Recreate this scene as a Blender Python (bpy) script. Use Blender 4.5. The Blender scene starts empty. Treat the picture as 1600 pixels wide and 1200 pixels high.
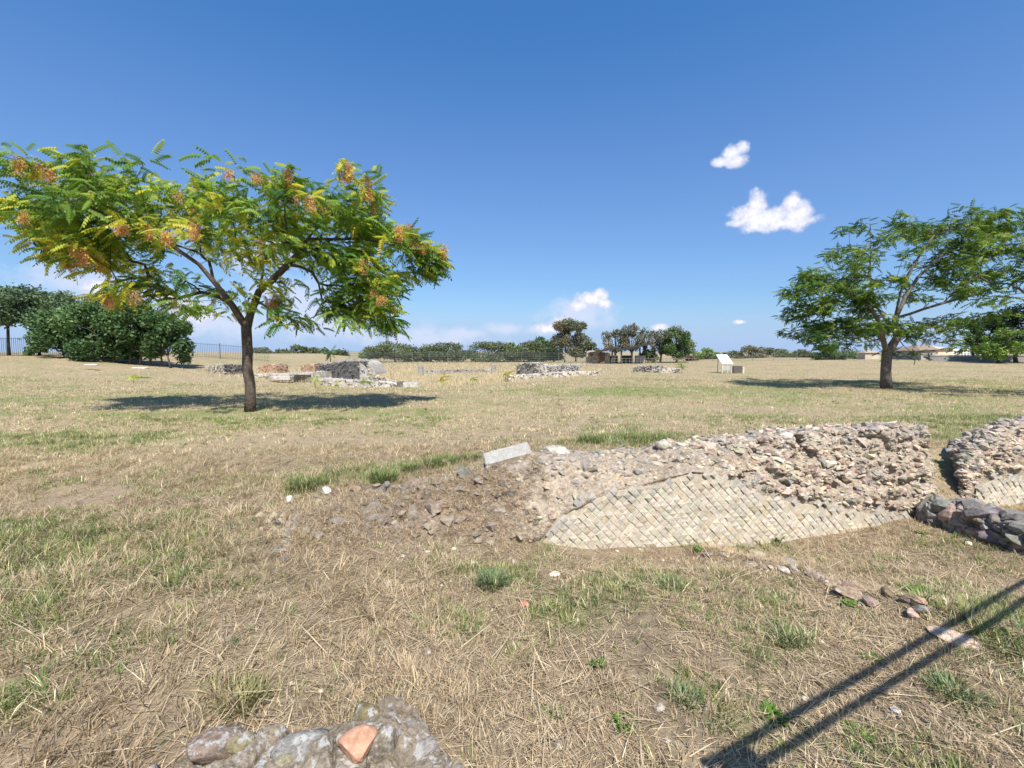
import bpy, math, random
import numpy as np
from mathutils import Vector, Matrix
R = math.radians
rng = np.random.default_rng(7)
S = bpy.context.scene
COL = S.collection

# ---------------------------------------------------------------- camera
CAMZ, F, PITCH = 1.9, 700.0, math.atan(50 / 700)
cd = bpy.data.cameras.new('camera'); cam = bpy.data.objects.new('camera', cd); COL.objects.link(cam)
cam.location = (0, 0, CAMZ); cam.rotation_euler = (R(90) - PITCH, 0, 0)
cd.sensor_width = 36; cd.lens = 36 * F / 1600; cd.clip_start = 0.05; cd.clip_end = 8000
S.camera = cam
# ---------------------------------------------------------------- sun + view
SUN_EL, SUN_AZ = 54, 163          # azimuth clockwise from +Y: behind the camera, a little to the right
sv = Vector((math.sin(R(SUN_AZ)) * math.cos(R(SUN_EL)), math.cos(R(SUN_AZ)) * math.cos(R(SUN_EL)), math.sin(R(SUN_EL))))
sl = bpy.data.lights.new('sun', 'SUN'); so = bpy.data.objects.new('sun', sl); COL.objects.link(so)
sl.energy = 5.0; sl.angle = R(0.55); sl.color = (1.0, 0.95, 0.87)
so.rotation_euler = (-sv).to_track_quat('-Z', 'Y').to_euler(); so.location = sv * 60
S.view_settings.view_transform = 'Standard'; S.view_settings.look = 'None'
S.view_settings.exposure = 0.52; S.view_settings.gamma = 1


def ray(px, py):
    x, v = (px - 800) / F, (600 - py) / F
    c, s = math.cos(PITCH), math.sin(PITCH)
    return np.array([x, c + v * s, -s + v * c])


def at(px, py, Y):                      # the point at distance Y seen in that direction
    d = ray(px, py)
    return np.array([0, 0, CAMZ]) + d * (Y / d[1])


# ---------------------------------------------------------------- world: sky with a few clouds
W = bpy.data.worlds.new('World'); S.world = W; W.use_nodes = True
nt = W.node_tree; N = nt.nodes; L = nt.links
bg = N['Background']
SKYS = 0.098
sky = N.new('ShaderNodeTexSky'); sky.sky_type = 'NISHITA'; sky.sun_disc = False
sky.sun_elevation = R(SUN_EL); sky.sun_rotation = R(SUN_AZ)
sky.altitude = 50; sky.air_density = 1.0; sky.dust_density = 1.0; sky.ozone_density = 6.0


def nmath(op, a, b=None, c=None, clamp=False):
    n = N.new('ShaderNodeMath'); n.operation = op; n.use_clamp = clamp
    for i, v in enumerate((a, b, c)):
        if v is None: continue
        if isinstance(v, (int, float)): n.inputs[i].default_value = v
        else: L.new(v, n.inputs[i])
    return n.outputs[0]


def nvec(op, a, b=None):
    n = N.new('ShaderNodeVectorMath'); n.operation = op
    for i, v in enumerate((a, b)):
        if v is None: continue
        if isinstance(v, (tuple, list)): n.inputs[i].default_value = v
        else: L.new(v, n.inputs[i])
    return n.outputs['Value'] if op == 'LENGTH' else n.outputs['Vector']


tc = N.new('ShaderNodeTexCoord')
sep = N.new('ShaderNodeSeparateXYZ'); L.new(tc.outputs['Generated'], sep.inputs[0])
az = nmath('ARCTAN2', sep.outputs[0], sep.outputs[1]); el = nmath('ARCSINE', sep.outputs[2])
cmb = N.new('ShaderNodeCombineXYZ'); L.new(az, cmb.inputs[0]); L.new(el, cmb.inputs[1])
ang = cmb.outputs[0]


def azel(px, py):
    d = ray(px, py); d = d / np.linalg.norm(d)
    return math.atan2(d[0], d[1]), math.asin(d[2])


def noise(scale, detail, rough, vec, dist=0.0):
    n = N.new('ShaderNodeTexNoise'); n.inputs['Scale'].default_value = scale
    n.inputs['Detail'].default_value = detail; n.inputs['Roughness'].default_value = rough
    n.inputs['Distortion'].default_value = dist
    L.new(vec, n.inputs['Vector']); return n.outputs['Fac']


def cloud_field(blobs):                 # distance field of soft ellipses in azimuth / elevation
    f = None
    for (px, py, rx, ry) in blobs:
        a0, e0 = azel(px, py); a1, _ = azel(px + rx, py); _, e1 = azel(px, py - ry)
        v = nvec('SUBTRACT', ang, (a0, e0, 0))
        v = nvec('MULTIPLY', v, (1 / max(a1 - a0, 1e-4), 1 / max(e1 - e0, 1e-4), 0))
        d = nvec('LENGTH', v)
        f = d if f is None else nmath('SMOOTH_MIN', f, d, 0.35)
    return f


def ramp01(x, a, b):
    n = N.new('ShaderNodeMapRange'); n.interpolation_type = 'SMOOTHSTEP'
    L.new(x, n.inputs['Value']); n.inputs['From Min'].default_value = a; n.inputs['From Max'].default_value = b
    return n.outputs['Result']


crisp = [(1124, 254, 13, 8), (1143, 240, 15, 14), (1159, 231, 11, 11), (1146, 252, 20, 10),
         (1181, 320, 17, 20), (1168, 336, 26, 15), (1198, 343, 44, 17), (1236, 318, 13, 20), (1244, 338, 22, 20), (1215, 350, 52, 11), (1150, 349, 16, 7),
         (922, 467, 24, 10), (940, 460, 13, 9), (904, 478, 16, 10), (944, 474, 12, 7), (877, 503, 20, 9), (858, 513, 22, 7),
         (150, 450, 26, 13), (268, 468, 32, 13), (432, 388, 18, 11), (300, 490, 36, 14), (1156, 503, 12, 4), (1030, 512, 13, 6)]
soft = [(905, 490, 60, 26), (720, 522, 60, 10), (790, 514, 34, 10), (845, 516, 30, 8), (350, 505, 90, 26), (460, 470, 90, 45), (520, 505, 120, 30),
        (120, 440, 120, 26), (240, 480, 150, 40), (660, 530, 120, 18), (660, 520, 30, 12), (400, 395, 80, 40)]
n1 = noise(22, 7, 0.62, ang); n2 = noise(75, 5, 0.6, ang); n3 = noise(190, 5, .65, ang)
fc = nmath('ADD', cloud_field(crisp), nmath('MULTIPLY', nmath('SUBTRACT', n1, 0.5), 1.9))
fc = nmath('ADD', fc, nmath('MULTIPLY', nmath('SUBTRACT', n2, 0.5), 0.7))
fc = nmath('ADD', fc, nmath('MULTIPLY', nmath('SUBTRACT', n3, 0.5), 0.22))
mc = nmath('SUBTRACT', 1.0, ramp01(fc, 0.66, 1.35))
fs = nmath('ADD', cloud_field(soft), nmath('MULTIPLY', nmath('SUBTRACT', n1, 0.5), 2.2))
ms = nmath('MULTIPLY', nmath('SUBTRACT', 1.0, ramp01(fs, 0.1, 1.3)), 0.75)
front = ramp01(sep.outputs[1], 0.0, 0.1)
mc = nmath('MULTIPLY', mc, front); ms = nmath('MULTIPLY', ms, front)
sc_ = N.new('ShaderNodeSeparateColor'); L.new(sky.outputs['Color'], sc_.inputs[0]); cc_ = N.new('ShaderNodeCombineColor')
KS = SKYS * 1.19                        # clear summer air: deeper blue overhead, pale blue low down
for i, (ga, gp_) in enumerate(((.96, 1.177), (.915, .89), (.985, .676))):
    L.new(nmath('MULTIPLY', nmath('POWER', nmath('MULTIPLY', sc_.outputs[i], KS), gp_), ga / KS), cc_.inputs[i])


def mixc(fac, a, b):
    n = N.new('ShaderNodeMix'); n.data_type = 'RGBA'
    if isinstance(fac, (int, float)): n.inputs[0].default_value = fac
    else: L.new(fac, n.inputs[0])
    for s, v in ((6, a), (7, b)):
        if isinstance(v, tuple): n.inputs[s].default_value = (*v, 1)
        else: L.new(v, n.inputs[s])
    return n.outputs[2]


ck = 1 / SKYS
c_soft = (0.52 * ck, 0.56 * ck, 0.70 * ck)
c_dark = (0.50 * ck, 0.53 * ck, 0.67 * ck); c_lit = (0.70 * ck, 0.70 * ck, 0.72 * ck)
shade = ramp01(nmath('ADD', fc, nmath('MULTIPLY', nmath('SUBTRACT', n2, 0.5), 1.7)), 1.0, 0.05)
sk0 = mixc(nmath('MULTIPLY', ramp01(el, 0.12, 0.0), .85), cc_.outputs[0], (.375 / KS, .515 / KS, .77 / KS))
sk0 = mixc(nmath('MULTIPLY', nmath('MULTIPLY', ramp01(el, .62, .25), ramp01(el, .02, .16)), .10), sk0, (.5 / KS, .375 / KS, .7 / KS))
sk = mixc(ms, sk0, c_soft)
sk = mixc(mc, sk, mixc(shade, c_dark, c_lit))
L.new(sk, bg.inputs['Color']); bg.inputs['Strength'].default_value = SKYS
# ================================================================ helpers


def hash3(ix, iy, iz):
    n = (ix.astype(np.int64) * 374761393 + iy.astype(np.int64) * 668265263 + iz.astype(np.int64) * 1274126177) & 0xffffffff
    n = ((n ^ (n >> 13)) * 1274126177) & 0xffffffff
    n = ((n ^ (n >> 16)) * 2246822519) & 0xffffffff
    return ((n ^ (n >> 15)) & 0xffffff) / float(0xffffff)


def vnoise(x, y, z=None):
    x = np.asarray(x, float); y = np.asarray(y, float)
    z = np.zeros_like(x) if z is None else np.asarray(z, float)
    x0, y0, z0 = np.floor(x), np.floor(y), np.floor(z)
    fx, fy, fz = x - x0, y - y0, z - z0
    fx, fy, fz = [t * t * (3 - 2 * t) for t in (fx, fy, fz)]
    o = 0
    for i in (0, 1):
        for j in (0, 1):
            for k in (0, 1):
                w = (fx if i else 1 - fx) * (fy if j else 1 - fy) * (fz if k else 1 - fz)
                o = o + w * hash3(x0 + i, y0 + j, z0 + k)
    return o * 2 - 1


def fbm(x, y, z=None, oct=4):
    o, a, t = 0, 1.0, 0
    z = np.zeros_like(np.asarray(x, float)) if z is None else z
    for k in range(oct):
        o = o + a * vnoise(x * 2 ** k + 17.3 * k, y * 2 ** k - 5.1 * k, z * 2 ** k + 3.7 * k); t += a; a *= 0.5
    return o / t


def sm(t):
    t = np.clip(t, 0, 1); return t * t * (3 - 2 * t)


# ---------------------------------------------------------------- the lie of the land
def yline(x):
    return np.where(x > 0.35, 5.35 + 0.2435 * (x - 0.35), 5.35 + 0.10 * (0.35 - x))


def seg_dist(x, y, a, b):
    ax, ay = a; bx, by = b
    t = np.clip(((x - ax) * (bx - ax) + (y - ay) * (by - ay)) / ((bx - ax) ** 2 + (by - ay) ** 2), 0, 1)
    return np.hypot(x - ax - t * (bx - ax), y - ay - t * (by - ay)), t


def H(x, y, fine=True):
    x = np.asarray(x, float); y = np.asarray(y, float)
    z = 1.55 * sm((-x - 25) / 22) * sm((y - 14) / 28)
    z = z - 0.85 * np.exp(-(((x + 9) / 11) ** 2 + ((y - 37) / 11) ** 2))
    z = z + 0.75 * sm((x - 24) / 30) * sm((y - 22) / 35)
    z = z - 1.2 * sm((y - 95) / 200)
    z = z + 0.10 * fbm(x / 9, y / 9, oct=3) * sm((y - 8) / 10) * (1 - sm((y - 300) / 200))
    s = y - yline(x)
    left = sm((-x - 0.2) / 4.5)
    gap = sm((x - 6.5) / 0.2) * (1 - sm((x - 7.6) / 0.2))
    w0 = 0.10 - 0.20 * sm((0.3 - x) / 0.6) - 1.9 * sm((-x - 1.9) / 3.5) - 0.6 * gap
    w1 = 0.50 + 0.10 * sm((0.3 - x) / 0.6) + 3.1 * sm((-x - 1.9) / 3.5) + 0.8 * gap
    back = sm((s - w0) / (w1 - w0))
    zf = -0.37 - 0.22 * sm((x - 2.0) / 1.4) * sm((y - 3.4) / 1.3) + 0.10 * left
    foot = np.interp(x, [-3, -1, .35, .9, 2.0, 3.6, 5.0, 5.9, 7, 10], [-.28, -.32, -.42, -.56, -.66, -.80, -.76, -.66, -.66, -.66])
    zf = zf + (foot - zf) * sm((s + 1.5) / 1.2)
    zb = 0.16 * (1 - sm((y - 8) / 7)) * sm((x + 1.0) / 2.5) - .08 * np.exp(-((x + 1.6) / 1.3) ** 2) * (1 - sm((y - 6.5) / 3))
    z = z + zf * (1 - back) + zb * back
    d, t = seg_dist(x, y, (2.55, 5.45), (3.95, 3.2))
    z = z + 0.13 * np.exp(-(d / 0.25) ** 2)
    if fine:
        near = 1 - sm((np.hypot(x, y) - 9) / 10)
        z = z + near * (0.045 * fbm(x * 1.1, y * 1.1, oct=3) + 0.028 * fbm(x * 4.2 + 9, y * 4.2, oct=4))
        hum = sm((-x - 0.2) / 2.0) * (1 - sm((y - 5) / 2.5))
        z = z + hum * 0.06 * (1 - np.abs(fbm(x * 1.7 + 3, y * 1.7, oct=3)) * 2)
        z = z + (1 - near) * 0.04 * fbm(x / 1.6, y / 1.6, oct=3) * (1 - sm((y - 60) / 60))
    return z


def Hs(x, y): return float(H(np.array([x]), np.array([y]))[0])


def G(px, py):                          # where the line of sight meets the ground
    d = ray(px, py); t = np.geomspace(1.2, 400, 4000)
    P = np.array([0, 0, CAMZ]) + t[:, None] * d
    h = H(P[:, 0], P[:, 1]); k = np.argmax(P[:, 2] < h)
    if not (P[:, 2] < h).any(): k = len(t) - 1
    p = P[k].copy(); p[2] = h[k]; return p


def ellipses(lst):
    out = []
    for (px, py, rx, ry, w) in lst:
        p = G(px, py); q = G(px, py - ry); q2 = G(px, py + ry)
        out.append((p[0], p[1], max(rx * p[1] / F, 0.05), max(abs(q[1] - q2[1]) / 2, 0.05), w))
    return out


GREEN = ellipses([(110, 845, 230, 48, 1.0), (260, 890, 140, 36, .7), (50, 920, 110, 50, .75), (180, 1010, 160, 40, .45), (330, 960, 120, 40, .35), (420, 1010, 90, 30, .3), (870, 960, 160, 30, .3), (1180, 960, 120, 30, .4), (560, 745, 120, 14, .5), (600, 742, 35, 14, 1), (690, 722, 55, 9, 1), (480, 752, 35, 12, .9),
                  (960, 690, 75, 7, 1), (1060, 685, 40, 5, .6), (1540, 960, 100, 32, 1), (1600, 990, 60, 30, 1), (770, 905, 26, 14, .9), (25, 1110, 60, 50, .8), (1235, 998, 30, 18, .6),
                  (1070, 1080, 40, 30, .4), (1490, 1080, 40, 25, .7), (1590, 1150, 60, 40, .5), (300, 650, 120, 12, .5), (100, 690, 160, 18, .5), (330, 760, 90, 16, .5), (1045, 910, 30, 10, .6),
                  (620, 645, 90, 8, .4), (1000, 612, 200, 10, .5), (1250, 615, 150, 10, .35), (1530, 650, 70, 9, .7), (1450, 640, 120, 8, .45), (200, 620, 200, 8, .25), (350, 1085, 60, 22, .5), (215, 905, 90, 20, .5), (1180, 850, 20, 8, .5)])
BARE = ellipses([(130, 775, 85, 22, 1.0), (480, 690, 150, 9, .7), (260, 705, 120, 9, .6), (1540, 1050, 70, 30, .4), (560, 668, 160, 6, .5), (1130, 640, 140, 6, .5), (60, 690, 60, 8, .3), (1350, 720, 40, 10, .4), (900, 660, 160, 5, .4), (690, 860, 120, 18, .5), (1000, 870, 140, 14, .5), (640, 1020, 180, 30, .3)])


def esum(lst, x, y):
    o = np.zeros_like(x)
    for (cx, cy, rx, ry, w) in lst:
        o = np.maximum(o, w * np.exp(-(((x - cx) / rx) ** 2 + ((y - cy) / ry) ** 2) ** 1.3 * 0.9))
    return o


def masks(x, y):
    n = fbm(x / 2.3, y / 2.3, oct=4); nf = fbm(x * 2.2, y * 2.2, oct=3)
    far = sm((y - 6) / 6)
    g = np.clip(esum(GREEN, x, y) * (0.95 + 1.3 * nf) + far * np.clip(0.15 + 0.85 * n + 0.6 * nf, 0, .75) + (1 - far) * np.clip(n * .6 + nf * 1.0 - 0.04, 0, .5), 0, 1)
    b = np.clip(esum(BARE, x, y) * (1.0 + 0.9 * nf) + np.clip(fbm(x / 3.1 + 40, y / 3.1, oct=4) * 1.1 - 0.22, 0, .5), 0, 1)
    tall = np.exp(-(((x + 9) / 17) ** 2 + ((y - 46) / 13) ** 2) ** 2) * sm((y - 31) / 5)
    return g, b, tall


# ---------------------------------------------------------------- mesh building
def make_mesh(name, V, T, C=None, smooth=False):
    me = bpy.data.meshes.new(name)
    V = np.ascontiguousarray(V, np.float32); T = np.ascontiguousarray(T, np.int32)
    nf, k = T.shape
    me.vertices.add(len(V)); me.vertices.foreach_set('co', V.ravel())
    me.loops.add(nf * k); me.loops.foreach_set('vertex_index', T.ravel())
    me.polygons.add(nf); me.polygons.foreach_set('loop_start', np.arange(0, nf * k, k, dtype=np.int32))
    me.polygons.foreach_set('use_smooth', np.full(nf, smooth, dtype=bool))
    if C is not None:
        a = me.color_attributes.new('col', 'FLOAT_COLOR', 'POINT')
        C = np.asarray(C, np.float32)
        if C.shape[1] == 3: C = np.concatenate([C, np.ones((len(C), 1), np.float32)], 1)
        a.data.foreach_set('color', np.ascontiguousarray(C, np.float32).ravel())
    me.update(calc_edges=True)
    return me


class MB:                               # gathers triangles for ONE mesh object
    def __init__(self): self.v, self.t, self.c, self.n = [], [], [], 0

    def add(self, V, T, C=(.5, .5, .5)):
        V = np.asarray(V, float); T = np.asarray(T, int)
        if T.ndim == 2 and T.shape[1] == 4: T = np.concatenate([T[:, [0, 1, 2]], T[:, [0, 2, 3]]])
        C = np.asarray(C, float)
        if C.ndim == 1: C = np.tile(C[:3], (len(V), 1))
        self.v.append(V); self.t.append(T + self.n); self.c.append(C); self.n += len(V)

    def box(self, c, s, rz=0, C=(.5, .5, .5), tilt=None, bev=0.0):
        x, y, z = [q / 2 for q in s]
        V, T = bevel_box(x, y, z, bev) if bev else (np.array([(i, j, k) for i in (-x, x) for j in (-y, y) for k in (-z, z)]),
                                                  np.array([(0, 1, 3, 2), (4, 6, 7, 5), (0, 4, 5, 1), (2, 3, 7, 6), (0, 2, 6, 4), (1, 5, 7, 3)]))
        M = np.array(Matrix.Rotation(rz, 3, 'Z') @ (tilt if tilt is not None else Matrix.Identity(3)))
        self.add(V @ M.T + np.array(c), T, C)

    def tube(self, pts, rad, k=6, C=(.5, .5, .5), cap=True):
        pts = np.asarray(pts, float); n = len(pts)
        rad = np.broadcast_to(np.asarray(rad, float), (n,))
        tg = np.gradient(pts, axis=0); tg /= np.linalg.norm(tg, axis=1)[:, None] + 1e-9
        ref = np.array([0, 0, 1.0]) if abs(tg[0][2]) < .9 else np.array([1.0, 0, 0])
        V = []
        for i in range(n):
            u = np.cross(tg[i], ref); u /= np.linalg.norm(u) + 1e-9; w = np.cross(u, tg[i]); ref = w if n > 2 else ref
            a = np.arange(k) * 2 * math.pi / k
            V.append(pts[i] + rad[i] * (np.cos(a)[:, None] * u + np.sin(a)[:, None] * w))
        V = np.concatenate(V); T = []
        for i in range(n - 1):
            for j in range(k):
                a, b = i * k + j, i * k + (j + 1) % k
                T += [(a, b, b + k), (a, b + k, a + k)]
        if cap:
            for j in range(1, k - 1):
                T.append((0, j + 1, j)); o = (n - 1) * k; T.append((o, o + j, o + j + 1))
        self.add(V, T, C)

    def build(self, name, mat, parent=None, smooth=False):
        if parent is not None:                      # mesh is written in the space of its thing
            base = np.array(parent.matrix_world.translation if False else world_loc(parent))
        else: base = np.zeros(3)
        V = np.concatenate(self.v) - base
        me = make_mesh(name, V, np.concatenate(self.t), np.concatenate(self.c), smooth)
        me.materials.append(mat)
        o = bpy.data.objects.new(name, me); COL.objects.link(o)
        if parent is not None: o.parent = parent
        return o


def world_loc(o):
    p = Vector((0, 0, 0))
    while o is not None: p = p + o.location; o = o.parent
    return p


def bevel_box(x, y, z, b):
    V, T = [], []
    for (s, t, q) in ((x, y, z),):
        import itertools
        for sx, sy, sz in itertools.product((-1, 1), repeat=3):
            V += [(sx * x, sy * (y - b), sz * (z - b)), (sx * (x - b), sy * y, sz * (z - b)), (sx * (x - b), sy * (y - b), sz * z)]
    V = np.array(V)
    import bmesh
    bm = bmesh.new()
    vs = [bm.verts.new(v) for v in V]
    bmesh.ops.convex_hull(bm, input=vs); bmesh.ops.triangulate(bm, faces=bm.faces[:])
    bm.verts.index_update(); V = np.array([v.co for v in bm.verts]); T = np.array([[v.index for v in f.verts] for f in bm.faces]); bm.free()
    return V, T


def tag(o, label=None, cat=None, group=None, kind=None):
    if label: o['label'] = label
    if cat: o['category'] = cat
    if group: o['group'] = group
    if kind: o['kind'] = kind
    return o


def thing(name, loc, label, cat, group=None):
    o = bpy.data.objects.new(name, None); COL.objects.link(o)
    o.location = [float(q) for q in loc]; o.empty_display_size = .2
    return tag(o, label, cat, group)


def single(mb, name, mat, loc, label, cat, group=None, smooth=False):   # a thing that is one mesh
    V = np.concatenate(mb.v) - np.array(loc)
    me = make_mesh(name, V, np.concatenate(mb.t), np.concatenate(mb.c), smooth); me.materials.append(mat)
    o = bpy.data.objects.new(name, me); COL.objects.link(o); o.location = [float(q) for q in loc]
    return tag(o, label, cat, group)


def ico(sub):
    import bmesh
    bm = bmesh.new(); bmesh.ops.create_icosphere(bm, subdivisions=sub, radius=1.0)
    V = np.array([v.co for v in bm.verts]); T = np.array([[v.index for v in f.verts] for f in bm.faces]); bm.free()
    return V, T


ICO = {s: ico(s) for s in (1, 2, 3, 4)}


def rock(sub=2, cuts=9, rough=.05, seed=0, lo=.55, hi=.92):  # sphere cut by random planes: a broken stone
    r = np.random.default_rng(seed); V, T = ICO[sub]; V = V.copy()
    for _ in range(cuts):
        n = r.normal(size=3); n /= np.linalg.norm(n); d = r.uniform(lo, hi)
        h = V @ n - d; V = V - np.clip(h, 0, None)[:, None] * n * .96
    V *= (1 + rough * fbm(V[:, 0] * 2.5 + seed, V[:, 1] * 2.5, V[:, 2] * 2.5, 3))[:, None]
    return V, T


ROCKS = [rock(1, 9, .10, 100 + i, .42, .85) for i in range(20)]
ROCKS2 = [rock(2, 11, .11, 200 + i, .5, .92) for i in range(16)]


def rotm(n, tilt=1.0, r=rng):           # random turns about z and small tilts
    a = r.uniform(0, 2 * math.pi, n); b = r.normal(0, tilt, n); c = r.normal(0, tilt, n)
    ca, sa, cb, sb, cc, sc = np.cos(a), np.sin(a), np.cos(b), np.sin(b), np.cos(c), np.sin(c)
    o, i = np.zeros(n), np.ones(n)
    Z = np.stack([ca, -sa, o, sa, ca, o, o, o, i], 1).reshape(n, 3, 3)
    X = np.stack([i, o, o, o, cb, -sb, o, sb, cb], 1).reshape(n, 3, 3)
    Y = np.stack([cc, o, sc, o, i, o, -sc, o, cc], 1).reshape(n, 3, 3)
    return X @ Y @ Z


def scatter(mb, templ, pos, M, scale, col):
    pos = np.asarray(pos); n = len(pos)
    if n == 0: return
    pick = rng.integers(0, len(templ), n)
    for k, (TV, TT) in enumerate(templ):
        q = np.where(pick == k)[0]
        if len(q) == 0: continue
        V = TV[None] * scale[q][:, None, :]
        V = np.einsum('nij,nvj->nvi', M[q], V) + pos[q][:, None, :]
        T = TT[None] + (np.arange(len(q)) * len(TV))[:, None, None]
        mb.add(V.reshape(-1, 3), T.reshape(-1, 3), np.repeat(col[q], len(TV), 0))


# ---------------------------------------------------------------- materials
def mat_base(name):
    m = bpy.data.materials.new(name); m.use_nodes = True
    return m, m.node_tree, m.node_tree.nodes['Principled BSDF']


def tex(t, kind, scale, detail=5, rough=.6, coord='Object'):
    c = t.nodes.new('ShaderNodeTexCoord')
    n = t.nodes.new(kind); n.inputs['Scale'].default_value = scale
    if 'Detail' in n.inputs: n.inputs['Detail'].default_value = detail
    if 'Roughness' in n.inputs: n.inputs['Roughness'].default_value = rough
    t.links.new(c.outputs[coord], n.inputs['Vector']); return n


def tmix(t, fac, a, b, mode='MIX'):
    n = t.nodes.new('ShaderNodeMix'); n.data_type = 'RGBA'; n.blend_type = mode
    if isinstance(fac, (int, float)): n.inputs[0].default_value = fac
    else: t.links.new(fac, n.inputs[0])
    for s, v in ((6, a), (7, b)):
        if isinstance(v, tuple): n.inputs[s].default_value = (*v, 1)
        else: t.links.new(v, n.inputs[s])
    return n.outputs[2]


def tramp(t, x, a, b, lo=0.0, hi=1.0):
    n = t.nodes.new('ShaderNodeMapRange'); t.links.new(x, n.inputs['Value'])
    n.inputs['From Min'].default_value = a; n.inputs['From Max'].default_value = b
    n.inputs['To Min'].default_value = lo; n.inputs['To Max'].default_value = hi
    return n.outputs['Result']


def bump(t, b, x, strength, dist):
    n = t.nodes.new('ShaderNodeBump'); n.inputs['Strength'].default_value = strength; n.inputs['Distance'].default_value = dist
    t.links.new(x, n.inputs['Height']); t.links.new(n.outputs['Normal'], b.inputs['Normal'])


def stone_mat(name, scale=14, var=.45, bstr=.7, bdist=.02, lichen=None, lsc=3.0, rough=.92):
    m, t, b = mat_base(name)
    a = t.nodes.new('ShaderNodeAttribute'); a.attribute_name = 'col'
    n = tex(t, 'ShaderNodeTexNoise', scale, 8, .68); n2 = tex(t, 'ShaderNodeTexNoise', scale * .22, 5, .6)
    v = tramp(t, n.outputs['Fac'], .3, .7, 1 - var, 1 + var)
    g = t.nodes.new('ShaderNodeCombineColor'); [t.links.new(v, g.inputs[i]) for i in range(3)]
    c = tmix(t, 1.0, a.outputs['Color'], g.outputs[0], 'MULTIPLY')
    if lichen:
        f = tramp(t, tex(t, 'ShaderNodeTexNoise', lsc, 7, .7).outputs['Fac'], .53, .60)
        c = tmix(t, f, c, lichen)
    v2 = tramp(t, n2.outputs['Fac'], .3, .7, .82, 1.16)
    g2 = t.nodes.new('ShaderNodeCombineColor'); [t.links.new(v2, g2.inputs[i]) for i in range(3)]
    c = tmix(t, 1.0, c, g2.outputs[0], 'MULTIPLY')
    t.links.new(c, b.inputs['Base Color']); b.inputs['Roughness'].default_value = rough
    b.inputs['Specular IOR Level'].default_value = .15
    bump(t, b, n.outputs['Fac'], bstr, bdist)
    return m


def leaf_mat(name, trans=.38, rough=.5, spec=.25):
    m, t, b = mat_base(name)
    a = t.nodes.new('ShaderNodeAttribute'); a.attribute_name = 'col'
    t.links.new(a.outputs['Color'], b.inputs['Base Color']); b.inputs['Roughness'].default_value = rough
    b.inputs['Specular IOR Level'].default_value = spec
    tr = t.nodes.new('ShaderNodeBsdfTranslucent')
    bright = tmix(t, 1.0, a.outputs['Color'], (1.25, 1.3, .75), 'MULTIPLY'); t.links.new(bright, tr.inputs['Color'])
    mx = t.nodes.new('ShaderNodeMixShader'); mx.inputs[0].default_value = trans
    t.links.new(b.outputs[0], mx.inputs[1]); t.links.new(tr.outputs[0], mx.inputs[2])
    t.links.new(mx.outputs[0], t.nodes['Material Output'].inputs['Surface'])
    return m


M_STONE = stone_mat('rubble_stone', 16, .42, .8, .03)
M_MORTAR = stone_mat('lime_mortar', 22, .5, 1.0, .04)
M_TUFA = stone_mat('cream_tufa', 30, .22, .5, .012, rough=.95)
M_LICHEN = stone_mat('lichen_stone', 38, .5, 1.0, .02, lichen=(.42, .41, .385), lsc=16.0)
M_MARBLE = stone_mat('pale_marble', 60, .3, .5, .008)
M_BRICK = stone_mat('fired_brick', 30, .28, .5, .012)
M_FAR = stone_mat('weathered_masonry', 4.5, .4, .8, .06)
M_BARK = stone_mat('bark', 12, .5, 1.0, .04)
M_LEAF = leaf_mat('leaves', .44)
M_FARLEAF = leaf_mat('distant_leaves', .22)
M_GRASS = leaf_mat('grass_blades', .25, .7, .1)
M_SEED = leaf_mat('dry_seeds', .25, .7, .1)
M_PAINT = stone_mat('painted_surface', 3, .08, .05, .003, rough=.6)
M_METAL = stone_mat('iron', 20, .15, .1, .003, rough=.5)


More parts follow.
